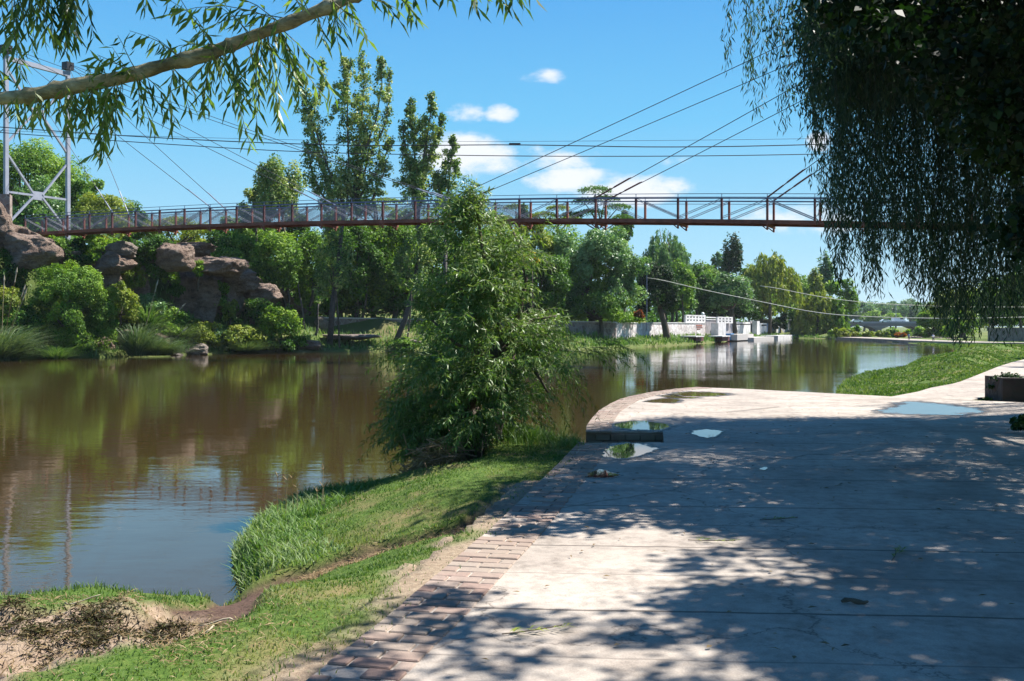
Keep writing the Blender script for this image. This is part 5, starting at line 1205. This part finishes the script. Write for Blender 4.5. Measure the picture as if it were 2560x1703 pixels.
# ------------------------------------------------------------------ shoots with narrow willow leaves
def shoots(starts, dirs, lens, droop, per_m, Lf, Wf, leafdroop=.9, stem_r=.004, seg=8):
    """returns leaf pos, dir, normal, and list of stem polylines"""
    PP=[]; DD=[]; SS=[]
    for a, d, l in zip(starts, dirs, lens):
        d = np.array(d, float); d /= np.linalg.norm(d); pts = [np.array(a, float)]
        for i in range(seg):
            d = d+np.array([0,0,-droop])*l/seg*2.2+rng.normal(0,.07,3); d /= np.linalg.norm(d); pts.append(pts[-1]+d*l/seg)
        pts = np.array(pts); SS.append(pts); n = max(3,int(per_m*l)); t = (np.arange(n)+.5)/n*seg; t = np.clip(t+rng.normal(0,.1,n),0.1,seg-.001); i = t.astype(int); f = (t-i)[:,None]
        p = pts[i]*(1-f)+pts[i+1]*f; T = pts[i+1]-pts[i]; T /= np.linalg.norm(T,axis=1)[:,None]; ang = np.arange(n)*2.4+rng.uniform(0,6); o = np.cross(T, np.tile([.3,.2,1.],(n,1))); o /= np.linalg.norm(o,axis=1)[:,None]+1e-9; o2 = np.cross(T,o)
        D = T*.55+(o*np.cos(ang)[:,None]+o2*np.sin(ang)[:,None])*.75+np.array([0,0,-leafdroop]); PP.append(p); DD.append(D)
    P = np.concatenate(PP); D = np.concatenate(DD)+rng.normal(0,.18,(sum(map(len,DD)),3)); return P, D, SS
def shoot_mesh(name, P, D, L, Wd, mat, parent, clr=None):
    n = len(P); V, Fq = leaf_arrays(P, D, unit(n), L*rng.uniform(.6,1.2,n), Wd*rng.uniform(.8,1.2,n), .07); r = rng.random(n) if clr is None else np.clip(clr+rng.normal(0,.2,n),0,1)
    return link_mesh(name, V, Fq, M[mat], parent, rnd=r)
def stems(SS, r0, parent, mat='twig', k=3, name='twigs'):
    m = MB()
    for s_ in SS: m.tube(s_[::2] if len(s_) > 5 else s_, np.linspace(r0, r0*.4, len(s_[::2]) if len(s_) > 5 else len(s_)), k, cap=False)
    return m.build(name, M[mat], parent)
# centre willow on the near bank
CWY = 13.7; base = np.array([-.42, CWY-.2, gz(-.42, CWY-.2)])
cw = empty('willow_tree', tuple(base), 'young bushy willow with flood debris growing on the near bank in the middle', 'willow')
def cq(x, y, dy=0): return W(x, y, CWY+dy)
m = MB(); tr = [base+[.05,0,-.25], cq(1190,1130), cq(1185,1080), cq(1165,1030)]; m.tube(tr, [.34,.27,.24,.20], 9)
m.tube([cq(1185,1150,.1), cq(1225,1080,.1), cq(1250,1000,.2)], [.22,.17,.12], 8)
arms = [([(1165,1040),(1175,960),(1230,890),(1262,860)],.13,.085,0),([(1250,1000),(1270,930),(1300,880)],.10,.06,.3),([(1165,1050),(1120,1020),(1180,985),(1290,975)],.07,.05,-.3),
        ([(1255,870),(1243,780),(1225,700),(1205,620),(1195,540),(1180,470)],.045,.012,0),([(1260,870),(1300,780),(1315,700),(1300,620),(1275,560)],.04,.012,.2),([(1262,865),(1330,800),(1390,790)],.035,.012,.1),
        ([(1250,880),(1190,800),(1150,720),(1135,640)],.035,.012,-.2),([(1290,880),(1370,870),(1440,880)],.04,.012,.2),([(1165,1030),(1110,950),(1060,880)],.05,.014,-.3),([(1230,900),(1140,860),(1080,800)],.035,.012,-.4),
        ([(1300,880),(1340,930),(1380,1000)],.035,.012,.1),([(1165,1050),(1090,1030),(1020,1020)],.04,.012,-.2)]
for L, r0, r1, dy in arms: m.tube([cq(x,y,dy*i/len(L)) for i,(x,y) in enumerate(L)], np.linspace(r0,r1,len(L)), 6)
m.build('trunk', M['bark'], cw, smooth=True)
prof = [(455,2,1163),(500,8,1166),(540,22,1175),(575,62,1195),(620,100,1215),(680,130,1225),(740,148,1232),(800,172,1238),(860,225,1245),(910,245,1240),(960,225,1215),(1010,205,1188),(1060,170,1130),(1090,120,1090)]
py = [q[0] for q in prof]; pw = [q[1] for q in prof]; pc = [q[2] for q in prof]
ns = 2450; ys = 1075-570*rng.random(ns)**1.4
hw = np.interp(ys,py,pw); cxx = np.interp(ys,py,pc); a = rng.uniform(0,6.28,ns); q = rng.uniform(.0,1,ns)**.6*.8; nk = 118; kk = rng.integers(0,nk,ns); ys = ys[kk]+rng.normal(0,19,ns); a0 = a[kk]; q0 = q[kk]
hw = np.interp(ys,py,pw)*(1+.38*np.sin(kk*1.7)); cxx = np.interp(ys,py,pc); xx = cxx+np.cos(a0)*q0*hw+rng.normal(0,17,ns); dyy = np.sin(a0)*q0*hw/F*CWY+rng.normal(0,.1,ns); a = a0+rng.normal(0,.8,ns)
hole = (xx > 1290) & (ys > 985) | (xx > 1195) & (ys > 1030); xx = xx[~hole]; ys_ = ys[~hole]; dyy = dyy[~hole]; a = a[~hole]
st = [W(x, y+10, CWY+d_) for x, y, d_ in zip(xx, ys_, dyy)]; up = np.interp(ys_,[455,800,1060],[.9,.35,-.1]); di = [(math.cos(b)*.8, math.sin(b)*.8, u+rng.normal(0,.3)) for b, u in zip(a, up)]
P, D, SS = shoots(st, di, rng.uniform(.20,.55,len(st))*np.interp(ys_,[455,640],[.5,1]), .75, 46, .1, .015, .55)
shoot_mesh('foliage', P, D, .105, .019, 'leaf_willow', cw, clr=np.interp(P[:,2],[1,2.4,4.4],[.25,.45,.6])); stems(SS, .0045, cw)  # lower leaves coloured darker, standing in for shade low in the crown
# long outer sprays
pts = [(1480,865,1,.2,.55),(1500,870,1,.1,.6),(1440,880,1,.0,.6),(1400,930,.5,-.2,.7),(1380,960,.3,-.3,.6),(1030,1020,-1,.1,.5),(1010,1000,-1,.3,.4),(1000,1080,-1,.0,.6),(980,1060,-1,.25,.4),(1010,900,-1,.0,.5),(1030,860,-1,.1,.5),(1060,1100,-1,-.2,.5),
       (1330,1030,.4,-.3,.4),(1190,1080,.5,-.3,.5),(1215,1090,.4,-.6,.4),(1270,1030,.2,-.5,.3),(1290,600,.9,.5,.5),(1320,640,.9,.3,.5),(1110,620,-.9,.4,.5),(1130,560,-.8,.5,.4),(1172,480,0,1,.2),(1160,520,-.3,1,.22),(1190,510,.3,1,.22),(1360,560,.3,1,.1)]
st=[];di=[];ln=[]
for x,y,dx,dz,l in pts:
    for j in range(5): st.append(W(x+rng.uniform(-14,14),y+rng.uniform(-14,14),CWY+rng.uniform(-.2,.2))); di.append((dx,rng.uniform(-.4,.4),dz+rng.normal(0,.15))); ln.append(l*rng.uniform(.7,1.2))
P,D,SS = shoots(st,di,ln,.7,42,.1,.015,.6); shoot_mesh('foliage',P,D,.095,.015,'leaf_branch',cw); stems(SS,.004,cw)
# flood debris at its foot
dbc = onz(1090,1175,.55); db = empty('flood_debris', (dbc[0],dbc[1],.4), 'heap of brown flood debris and dead grass caught at the foot of the willow', 'debris')
n = 7000; a = rng.uniform(0,6.28,n); q = rng.uniform(0,1,n)**.6; X_ = -1.0+np.cos(a)*q*.50+rng.normal(0,.04,n); Y_ = 12.75+np.sin(a)*q*.4; zz = .42+.72*(1-q*q)*rng.uniform(.1,1,n)*np.interp(X_,[-1.5,-.6],[.5,1.15]); D = np.stack([rng.normal(0,1,n),rng.normal(0,.5,n),rng.normal(-.35,.45,n)],1)
V,Fq = leaf_arrays(np.stack([X_,Y_,zz],1),D,unit(n),rng.uniform(.06,.22,n),rng.uniform(.006,.018,n)); link_mesh('dead_grass',V,Fq,M['grass_dry'],db,rnd=rng.random(n)**1.6)
m = MB()
for i in range(46):
    c = np.array([rng.normal(-1.0,.25),rng.normal(12.7,.15),rng.uniform(.45,1.0)]); d_ = np.array([rng.normal(0,1),rng.normal(0,.4),rng.normal(0,.5)]); d_ /= np.linalg.norm(d_); l = rng.uniform(.2,.6); m.tube([c-d_*l/2, c+rng.normal(0,.02,3), c+d_*l/2],[.007,.006,.003],5)
m.tube([W(1005,1090,13.3),W(1060,1098,13.2),W(1100,1120,13.1)],[.02,.03,.035],6); m.tube([W(1105,1060,13.2),W(1120,1090,13.2),W(1130,1120,13.1)],[.008,.012,.012],5); m.tube([W(1175,1150,13),W(1235,1160,13),W(1270,1180,13)],[.006,.006,.006],4)
m.build('sticks', M['deadwood'], db, smooth=True)
# dark grassy tuft under it
b = onz(1330,1150,.45)
P = np.stack([rng.normal(.15,.38,5200),rng.normal(15.0,.55,5200)],1); d,_,_,_ = shore(P); k = (d > -.1)&~inpoly(P,PAVA); P = P[k]; blades('rank_grass',P,np.maximum(ground_z(P),0),.26,.012,'grass_long','tall rank grass in the shade right of the willow foot',1.0,None,3)
# ------------------------------------------------------------------ left willow with the big branch
LW = empty('willow_tree', (-6.8,6.6,gz(-6.8,6.6)), 'large willow outside the left edge reaching a thick mossy branch across the sky', 'willow')
BY_ = 6.0
def lb(x, y, dy=0): return W(x, y, BY_+dy)
m = MB(); m.tube([(-6.8,6.6,gz(-6.8,6.6)-.5),(-6.6,6.5,2.0),(-6.2,6.4,3.2),(-6.4,6.6,5),(-6.0,7,7)],[.45,.36,.32,.24,.12],12); m.build('trunk', M['bark'], LW, smooth=True)
def branch_mat():
    mt, nt, b = mat_base('willow_bark'); n = noise(nt, 5, 7, .7, sc3=(1,1,1)); n2 = noise(nt, 30, 6, .7, sc3=(.35,1,1)); c = ramp(nt, n, [(.33,(.16,.13,.07)),(.5,(.34,.29,.17)),(.66,(.48,.43,.29))])
    c = mixc(nt, .7, c, ramp(nt, n2, [(.35,(.3,.28,.25)),(.55,(1,1,1))]), 'MULTIPLY'); nt.links.new(c, b.inputs['Base Color']); b.inputs['Roughness'].default_value = .85; bump(nt, b, n2, .03, 1); return mt
M['willow_bark'] = branch_mat()
bl = [(-330,225),(-150,242),(0,247),(80,240),(190,214),(260,203),(330,188),(400,166),(480,146),(540,128),(600,104),(650,84),(700,66),(760,42),(830,14),(900,-12),(1000,-48),(1100,-80)]
B_ = np.array([lb(x,y) for x,y in bl]); tt = np.linspace(0,len(B_)-1,120); i0 = np.minimum(tt.astype(int),len(B_)-2); f0 = (tt-i0)[:,None]; Bs = B_[i0]*(1-f0)+B_[i0+1]*f0
for _ in range(3): Bs[1:-1] = (Bs[:-2]+Bs[1:-1]*2+Bs[2:])/4
rad = np.interp(tt,[0,8,17],[.052,.041,.032]); rad = rad*(1+.30*(fbm(Bs,9,3)-.5)*2+.32*np.maximum(0,np.sin(tt*5.2+np.sin(tt*2.1)*2))**14)
m = MB(); m.tube([(-6.4,6.5,3.6),(-5.2,6.2,3.95),Bs[0]],[.16,.10,.062],12); m.tube(Bs, rad, 14)
m.build('branch', M['willow_bark'], LW, smooth=True)
m = MB(); c = lb(1015,-130); m.tube([(-6.2,6.8,6.2),(-4.5,6.7,6.6),(-3,6.6,6.2),(-1.6,6.3,5.5),lb(900,-110),lb(1150,-90),lb(1330,-55)],[.10,.08,.06,.045,.035,.02,.01],8); m.build('branch', M['willow_bark'], LW, smooth=True)
st=[];di=[];ln=[];cl=[]
def add(x,y,dx,dz,l,n=1,jx=10,jy=8,dy=0,c=.5):
    for _ in range(n): st.append(W(x+rng.uniform(-jx,jx),y+rng.uniform(-jy,jy),BY_+dy+rng.uniform(-.12,.12))); di.append((dx+rng.normal(0,.2),rng.normal(0,.35),dz+rng.normal(0,.15))); ln.append(l*rng.uniform(.8,1.15)); cl.append(c)
# arching sprays above
add(700,48,-1,.75,.62,3); add(530,120,-.8,.85,.48,3); add(330,180,-.5,.6,.22,4,20); add(240,205,-.2,.7,.16,4,30); add(620,95,-.7,.8,.35,2); add(460,148,-.8,.7,.3,2); add(760,30,-.6,.8,.3,3)
# hanging below
add(545,135,.35,-.5,.62,2,6); add(690,75,.4,-.5,.66,2,14); add(655,85,.25,-.6,.56,4,26); add(700,66,.4,-.6,.42,3,20); add(640,100,-.1,-.7,.42,3,16); add(540,135,-.3,-.6,.38,4); add(590,110,.2,-.8,.35,4,30)
add(345,190,.55,-.5,.36,4,12); add(300,205,.1,-.8,.33,4,16); add(255,220,.05,-1,.40,4,14); add(210,225,-.2,-.8,.25,5,26); add(160,222,.2,-.8,.22,6,30,c=.8); add(90,235,0,-.8,.18,4,30,c=.8); add(40,240,-.2,-.6,.2,3,20); add(420,170,.3,-.6,.28,3,20); add(140,225,-.8,-.3,.25,2); add(190,215,.8,-.2,.25,4,10,c=.95); add(10,230,-.2,.2,.2,3)
add(850,5,.4,-.6,.26,3,30); add(930,-10,.7,-.3,.22,3,20); add(990,-15,.6,-.5,.26,2,10); add(800,20,.3,-.6,.2,4,30); add(870,-10,.1,-.8,.18,3,40)
# strands from above at top left and small tips at the top
add(12,-140,.05,-1,.62,6,24,20); add(60,-130,.0,-1,.52,5,20,20,c=.4); add(110,-140,.1,-1,.66,8,16,20,dy=.4,c=.15); add(165,-120,.0,-1,.58,8,14,20,dy=.4,c=.15); add(190,-140,0,-1,.55,5,8,20,dy=.4,c=.15); add(-40,-100,0,-1,.8,5,30); add(30,-10,.1,-1,.5,2,6)
add(372,-60,.05,-1,.20,2,8); add(1100,-40,.4,-.8,.14,2,14,c=.1); add(1190,-35,.3,-.7,.12,3,12,c=.1); add(1235,-30,.5,-.6,.15,3,12,c=.1); add(1290,-25,.3,-.7,.12,3,14,c=.1); add(1040,-40,.2,-.7,.14,2,c=.1)
lens_ = np.array(ln); P,D,SS = shoots(st,di,ln,.75,36,.1,.018,.85); cc = np.repeat(cl,[max(3,int(36*l)) for l in ln])
shoot_mesh('foliage',P,D,.125,.021,'leaf_branch',LW,clr=np.clip(cc+.12,0,1)); stems(SS,.0035,LW,k=5)
# crown above the frame that dapples the near grass
C0 = np.array([-1.6,6.6,8.2]); P,O,cl_,C = clumps(C0,(3.4,2.2,1.0),26,330,.3,.6,low=-1); foliage('crown',P,O,.11,M['leaf_branch'],LW,wd=.3,droop=.6)
m = MB(); limbs(m,(-6.0,7,7),C,12,.08,.02); m.build('branch',M['willow_bark'],LW,smooth=True)
# ------------------------------------------------------------------ weeping tree at right
SHX, SHY = math.sin(AZ)/math.tan(EL), math.cos(AZ)/math.tan(EL); CAN = []
def canopy(n, x0, x1, y0, y1, left, rr, cnt, hz=(5.6,7.4)):
    for i in range(n):
        X, Y = rng.uniform(x0,x1), rng.uniform(y0,y1)
        if X < left(Y): continue
        h = rng.uniform(*hz); x, y, z = X+SHX*h, Y+SHY*h, .9+h; px = CX+x/y*F; py = HY-(z-.7-HC)/y*F
        if py > -5 and px < 2040: continue
        CAN.append((x, y, z, rng.uniform(*rr), cnt))
canopy(760, -.6, 10, 8.3, 17.4, lambda Y: np.interp(Y,[8.3,9,12,14,16,17.4],[1.0,-.1,-.3,.8,1.6,2.6]), (.4,.7), 230)
canopy(260, 1.5, 9, 6.0, 8.3, lambda Y: np.interp(Y,[6,7.4,8.3],[2.3,2.0,1.2]), (.4,.65), 230)
canopy(420, 1.0, 9, 2.0, 5.9, lambda Y: 1.3, (.4,.65), 220)
canopy(26, -.9, 2.4, 4.2, 6.0, lambda Y: -9, (.2,.38), 110)
canopy(12, 1.0, 2.6, 6.0, 8.0, lambda Y: -9, (.18,.3), 90)
WT = empty('weeping_tree', (13.5,20,.9), 'large weeping tree hanging a dark curtain of fine foliage over the right side', 'weeping tree')
m = MB(); m.tube([(13.5,20,.3),(13.3,19.8,3),(12.8,19.4,6),(12,19,9)],[.6,.5,.42,.25],12)
bot = [(1795,90),(1812,150),(1835,215),(1865,300),(1900,305),(1930,250),(1960,345),(1985,230),(2010,285),(2030,330),(2045,480),(2062,560),(2085,690),(2110,720),(2130,600),(2150,640),(2175,735),(2200,735),(2225,620),(2260,720),(2300,745),(2340,800),(2370,840),(2400,858),(2430,850),(2460,790),(2500,850),(2540,800),(2600,760),(2800,700)]
bx_ = [b[0] for b in bot]; by_ = [b[1] for b in bot]
PP=[];DD=[];CC=[];SS=[]
def strand(x0, y0, zt, zb, per=34, c=.5):
    l = zt-zb
    if l < .2: return
    n = int(per*l); t = np.linspace(0,1,n); sx = rng.normal(0,.06); sy = rng.normal(0,.06); a = rng.uniform(0,6.28)
    p = np.stack([x0+sx*t*l*.3+.05*np.sin(t*l*2+a)+rng.normal(0,.05,n), y0+sy*t*l*.3+.05*np.cos(t*l*2+a)+rng.normal(0,.05,n), zt-t*l],1)
    PP.append(p); DD.append(np.stack([rng.normal(0,.38,n),rng.normal(0,.38,n),np.full(n,-1.)],1)); CC.append(np.full(n,c)); SS.append(p[::max(1,n//6)])
clx = {}
for i in range(540):
    x = 1790+(rng.random()**.8)*900; Yd = rng.uniform(14.6,18.5)
    g_ = int(x//16); ph = clx.setdefault(g_, rng.random())
    if x < 2080 and rng.random() > np.interp(x,[1790,1850,1950,2080],[.22,.32,.42,1])*(.5+.8*ph): continue
    if 1925 < x < 1945 and rng.random() < .5: continue
    yb_ = np.interp(x,bx_,by_)-abs(rng.normal(0,70))-(rng.random()<.3)*rng.uniform(0,200)+5; zb = max(1.0, W(x,yb_,Yd)[2]); X0 = W(x,0,Yd)[0]; ztop = 8.6+rng.uniform(-.6,.8)
    strand(X0, Yd, ztop, zb, c=rng.uniform(.1,.9))
for i in range(380):      # outside the frame, only casting shade
    strand(rng.uniform(11.5,16.5), rng.uniform(16,22.5), rng.uniform(7,8.8), rng.uniform(3.5,6), 26)
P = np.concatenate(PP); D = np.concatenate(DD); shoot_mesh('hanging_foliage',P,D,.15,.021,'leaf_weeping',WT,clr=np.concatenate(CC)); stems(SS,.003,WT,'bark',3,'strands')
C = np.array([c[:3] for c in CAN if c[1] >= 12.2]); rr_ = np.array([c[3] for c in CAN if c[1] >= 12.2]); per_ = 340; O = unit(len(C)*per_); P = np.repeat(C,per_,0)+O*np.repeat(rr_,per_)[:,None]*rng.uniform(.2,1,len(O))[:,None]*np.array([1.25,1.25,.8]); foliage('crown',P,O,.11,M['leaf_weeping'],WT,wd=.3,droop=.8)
limbs(m,(12,19,8.4),C,26,.16,.03); m.build('trunk',M['bark'],WT,smooth=True)
# ------------------------------------------------------------------ broadleaf shade tree at right
ST = empty('shade_tree', (10.5,8.5,.9), 'dense dark broadleaf tree filling the upper right corner', 'tree')
m = MB(); m.tube([(10.5,8.5,.3),(10.4,8.4,2.5),(10,8.2,4.5),(9,8,6.3)],[.42,.34,.28,.18],12)
cen=[]
def cl_at(x, y, z, r, n): cen.append((x,y,z,r,n))
for (x,y,z,r,n) in CAN:
    if y < 12.2: cl_at(x,y,z,r,n)
for i in range(100):     # part in view, right of image column ~2050
    Yd = rng.uniform(9.5,13.5); x = rng.uniform(2180,3000); ytop = -60; ybt = np.interp(x,[2180,2260,2330,2400,2470,2560,3000],[10,80,180,360,520,650,740]); y = rng.uniform(ytop,ybt)
    p = W(x,y,Yd); cl_at(p[0],p[1],p[2],rng.uniform(.28,.5),200)
for i in range(22):
    Yd = rng.uniform(9,11); x = rng.uniform(2060,2300); y = rng.uniform(-60,30+(x-2060)*.2); p = W(x,y,Yd); cl_at(p[0],p[1],p[2],rng.uniform(.2,.35),110)
PP=[];OO=[];CC=[]
for (x,y,z,r,n) in cen:
    u = unit(n); PP.append(np.array([x,y,z])+u*r*rng.uniform(.2,1,n)[:,None]*np.array([1.25,1.25,.7])); OO.append(u*.4+np.array([0,0,.5])); CC.append(np.full(n,rng.random()))
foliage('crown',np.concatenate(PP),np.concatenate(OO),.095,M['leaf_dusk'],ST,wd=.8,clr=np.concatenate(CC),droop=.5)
limbs(m,(9.6,8.1,5.6),np.array([c[:3] for c in cen if c[0] > 7.5 and c[1] < 10]),16,.10,.015); m.build('trunk',M['bark'],ST,smooth=True)
# ------------------------------------------------------------------ litter on the pavement
def litter(x, y, z=PZ): p = onz(x,y,z); return np.array([p[0],p[1],z])
p = litter(2134,1509); m = MB(); t = np.linspace(0,1,7)[:,None]; m.tube(p+np.array([[-.07,0,.012]])+np.array([[.15,-.01,.006]])*t+np.sin(t*6)*[[0,.006,.008]],[.008,.016,.012,.016,.018,.012,.006],6)
tag(m.build('seed_pod',M['bark']),'dark twisted seed pod lying on the shaded concrete','seed pod')
def frond(x, y, a, label):
    p = litter(x,y,PZ+.01); e = empty('fallen_frond', tuple(p), label, 'fallen twig', 'twigs fallen on the concrete'); L = .34; d = np.array([math.cos(a),math.sin(a),.02]); t = np.linspace(0,1,8)[:,None]; Q = p+d*L*t+np.array([[-math.sin(a),math.cos(a),0]])*.05*t*t; m = MB(); m.tube(Q,.0035,5); m.build('stem',M['bark'],e)
    n = 22; s_ = rng.uniform(.1,1,n); P_ = p+d*L*s_[:,None]+np.array([0,0,.004]); b = a+rng.choice([-1,1],n)*rng.uniform(.4,.9,n); D_ = np.stack([np.cos(b),np.sin(b),rng.uniform(0,.15,n)],1); V,Fq = leaf_arrays(P_,D_,np.tile([0,0,1.],(n,1))+unit(n)*.2,rng.uniform(.05,.1,n),.010); link_mesh('leaflets',V,Fq,M['leaf_olive'],e,rnd=rng.random(n))
frond(1255,1585,.25,'fallen willow twig with dry leaves on the sunlit concrete'); frond(2230,1400,1.0,'thin fallen twig on the shaded concrete'); frond(1900,1300,.1,'small fallen twig at the middle of the shaded concrete'); frond(1720,1350,-.3,'dark fallen twig at the edge of the sun patch')
n = 420; X_ = rng.uniform(-.4,6,n); Y_ = rng.uniform(4.6,20,n)**1.0; P = np.stack([X_,Y_],1); k = inpoly(P,PAVA); P = P[k]; n = len(P); b = rng.uniform(0,6.28,n); D = np.stack([np.cos(b),np.sin(b),np.full(n,.05)],1)
V,Fq = leaf_arrays(np.concatenate([P,np.full((n,1),PZ+.012)],1),D,np.tile([0,0,1.],(n,1))+unit(n)*.3,rng.uniform(.025,.07,n),rng.uniform(.008,.025,n)); o = link_mesh('leaf_litter',V,Fq,M['grass_dry'],rnd=rng.random(n)*.5); tag(o,'small dry leaves scattered over the concrete',kind='stuff')

# ------------------------------------------------------------------ shade trees right of the frame, hedge and background wood
T('leafy_tree','tree beyond the right edge that shades the side path','tree',3300,330,720,900,27,'leaf_dark',70,.5,group='park trees outside the frame',root=.9,leaf=.16)
T('leafy_tree','tree beyond the right edge that shades the lawn','tree',3250,520,760,560,48,'leaf_dark',50,.6,group='park trees outside the frame',root=.9,leaf=.22)
T('leafy_tree','further tree beyond the right edge of the lawn','tree',3000,600,790,420,70,'leaf_dark',40,.7,group='park trees outside the frame',root=.9)
T('planter_shrub','dark low shrub growing on the stone planter wall at the right edge','shrub',2545,925,975,130,21.8,'leaf_shade',16,1.2,trunk=False,root=1.3,leaf=.07,depth=.45)
N = 52000; ncl = 900; c = np.stack([rng.uniform(-75,95,ncl*9), rng.uniform(95,300,ncl*9)],1); d,_,_,s_ = shore(c); k = (d > 17)&(s_ > 33.5)&(d < 95)&(c[:,0] < .262*c[:,1])&((c[:,0] < 12)|((c[:,0]-12.5)*-.905+(c[:,1]-120)*.425 > 14)); c = c[k][:ncl]; cz = ground_z(c)
per = N//len(c); P = np.repeat(np.concatenate([c,cz[:,None]],1),per,0); u = unit(len(P)); R_ = np.repeat(rng.uniform(2.0,4.2,len(c)),per)[:,None]; P = P+u*R_*np.array([1,1,.9])+np.array([0,0,1.5]); 
o = foliage('background_wood',P,u,.75,M['leaf_dark'],None,clr=np.repeat(rng.random(len(c)),per)); tag(o,'mass of woodland rising behind the far bank trees',kind='stuff')

for (x,yt,yb,w_,Y,mt,lb) in [(1380,700,835,150,116,'leaf_dark','dark undergrowth below the large silvery tree left part'),(1500,720,822,170,118,'leaf_mid','undergrowth below the large silvery tree right part'),(1430,620,760,170,119,'leaf_mid','mid green crown filling the left of the large silvery tree'),
  (1545,600,790,100,122,'leaf_silver','silvery shoulder at the right of the large silvery tree'),(1200,700,830,160,113,'leaf_mid','undergrowth behind the willow above the brown wall'),(1560,780,812,110,124,'leaf_bright','bright low plants on top of the wall left of the dark round tree'),
  (1690,700,800,90,165,'leaf_dark','dark tree above the block screen right of the dark round tree'),(1770,700,800,90,182,'leaf_dark','dark tree between the block screens and the silvery topped tree'),(1900,690,812,110,216,'leaf_mid','green tree filling the gap right of the silvery topped tree'),
  (2010,720,840,90,232,'leaf_mid','green tree just left of the yellow green willow'),(1680,600,700,90,172,'leaf_far','pale crown right behind the feathery willow')]:
    T('leafy_tree',lb,'tree',x,yt,yb,w_,Y,mt,22,1.3,group='far bank trees')
for (x,yt,yb,w_,Y,mt,lb) in [(335,660,740,70,87.5,'leaf_olive','olive shrub low in front of the dark hollow'),(440,700,750,36,90,'leaf_dark','dark ivy patch beside the reddish rock rib'),(545,700,780,60,93.5,'leaf_mid','green creeper on the dark cliff face'),(610,650,720,90,99,'leaf_mid','green shrub hanging over the cliff end'),
  (120,585,650,90,84,'leaf_mid','green shrub behind the large smooth boulder'),(210,690,780,90,84,'leaf_mid','green shrub behind the top of the big bright bush'),(650,800,870,110,93,'leaf_olive','olive scrub below the dark cliff overhang'),(545,815,870,90,90,'leaf_silver','silvery scrub right of the pink rock column foot')]:
    T('leafy_shrub',lb,'shrub',x,yt,yb,w_,Y,mt,16,1.2,group='cliff shrubs',root=gz(W(x,0,Y)[0],Y),trunk=False)

n = 15000; kk = rng.normal(px2g(270,1545),[.42,.24],(90,2)); j = rng.integers(0,90,n); P = kk[j]+rng.normal(0,.05,(n,2)); kp = masks(P)[0] > .35; P = P[kp]; j = j[kp]; n = len(P); z = ground_z(P)+rng.uniform(0,1,n)**1.5*.06*np.exp(-((P-kk[j])**2).sum(1)/.006); D = np.stack([rng.normal(0,1,n),rng.normal(0,1,n),rng.uniform(-.1,.7,n)],1)
V,Fq = leaf_arrays(np.concatenate([P,z[:,None]],1),D,unit(n),rng.uniform(.015,.05,n),rng.uniform(.004,.010,n)); o = link_mesh('uprooted_turf',V,Fq,M['sod'],rnd=rng.random(n)); tag(o,'dark lumps of uprooted turf and roots on the sandy hollow',kind='stuff')

T('dark_shrub','dark spiky shrub at the right picture edge beside the shaded concrete','shrub',2585,1035,1085,120,14.6,'leaf_shade',14,1.2,trunk=False,root=.9,leaf=.07)

# tall crowns filling the bank behind the poplars up to the deck
for (x,yt,yb,w_,Y,mt,lb) in [(640,515,700,120,110,'leaf_mid','green treetop reaching the deck left of the bushy tree'),(745,520,700,110,111,'leaf_dark','dark treetop reaching the deck beneath the bushy tree'),(850,505,720,130,112,'leaf_mid','green treetop reaching the deck right of the tallest poplar trunk'),
  (930,530,720,110,112,'leaf_olive','olive treetop under the deck left of the leaning poplar'),(1010,510,720,130,113,'leaf_mid','green treetop reaching the deck behind the second poplar'),(1090,520,700,120,114,'leaf_poplar','grey green treetop reaching the deck just left of the willow'),(1240,545,720,130,117,'leaf_mid','green treetop under the deck right of the willow'),(1330,540,700,120,119,'leaf_olive','olive treetop under the deck above the yellow blossom'),
  (575,535,640,90,112,'leaf_mid','small green treetop at the deck above the long slab')]:
    T('leafy_tree',lb,'tree',x,yt,yb,w_,Y,mt,26,1.1,group='far bank trees',cr=.26)
# trees standing behind the viewer, out of the frame, that shade the platform from the open sky
for (cx_,cy_,lb) in [(3.5,-3.5,'tall shade tree standing behind the viewpoint'),(10.5,-2.5,'tall shade tree to the right behind the viewpoint'),(13,4.5,'tall shade tree to the right of the viewpoint')]:
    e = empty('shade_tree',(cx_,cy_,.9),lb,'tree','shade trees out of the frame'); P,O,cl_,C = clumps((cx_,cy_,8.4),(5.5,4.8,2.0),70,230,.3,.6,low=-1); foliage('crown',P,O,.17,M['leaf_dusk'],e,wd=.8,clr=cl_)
    m = MB(); m.tube([(cx_,cy_,.3),(cx_+.1,cy_,3.5),(cx_,cy_+.1,7)],[.4,.32,.2],10); limbs(m,(cx_,cy_+.1,6.6),C,12,.12,.03); m.build('trunk',M['bark'],e,smooth=True)

# thin humid air over the valley
def haze():
    m = MB(); m.box((0, 1200, 27.5), (3600, 3000, 60)); mt = bpy.data.materials.new('haze_air'); mt.use_nodes = True; nt = mt.node_tree; nt.nodes.clear()
    out = nt.nodes.new('ShaderNodeOutputMaterial'); v = nt.nodes.new('ShaderNodeVolumePrincipled'); v.inputs['Color'].default_value = (.80,.90,1,1); v.inputs['Density'].default_value = .0001; v.inputs['Anisotropy'].default_value = .2
    nt.links.new(v.outputs[0], out.inputs['Volume']); o = m.build('haze', mt); tag(o, 'faint pale haze in the air over the river valley', None, None, 'stuff')
haze()

T('leafy_tree','thin leafy young tree in front of the tallest poplar trunk below the deck','tree',835,560,770,105,96,'leaf_poplar',20,.38,group='far bank trees',trx=848,tw=.02)
T('leafy_tree','thin leafy young tree wrapped round the leaning second poplar trunk','tree',1035,560,770,100,98.6,'leaf_poplar',18,.4,group='far bank trees',trx=1015,tw=.02)
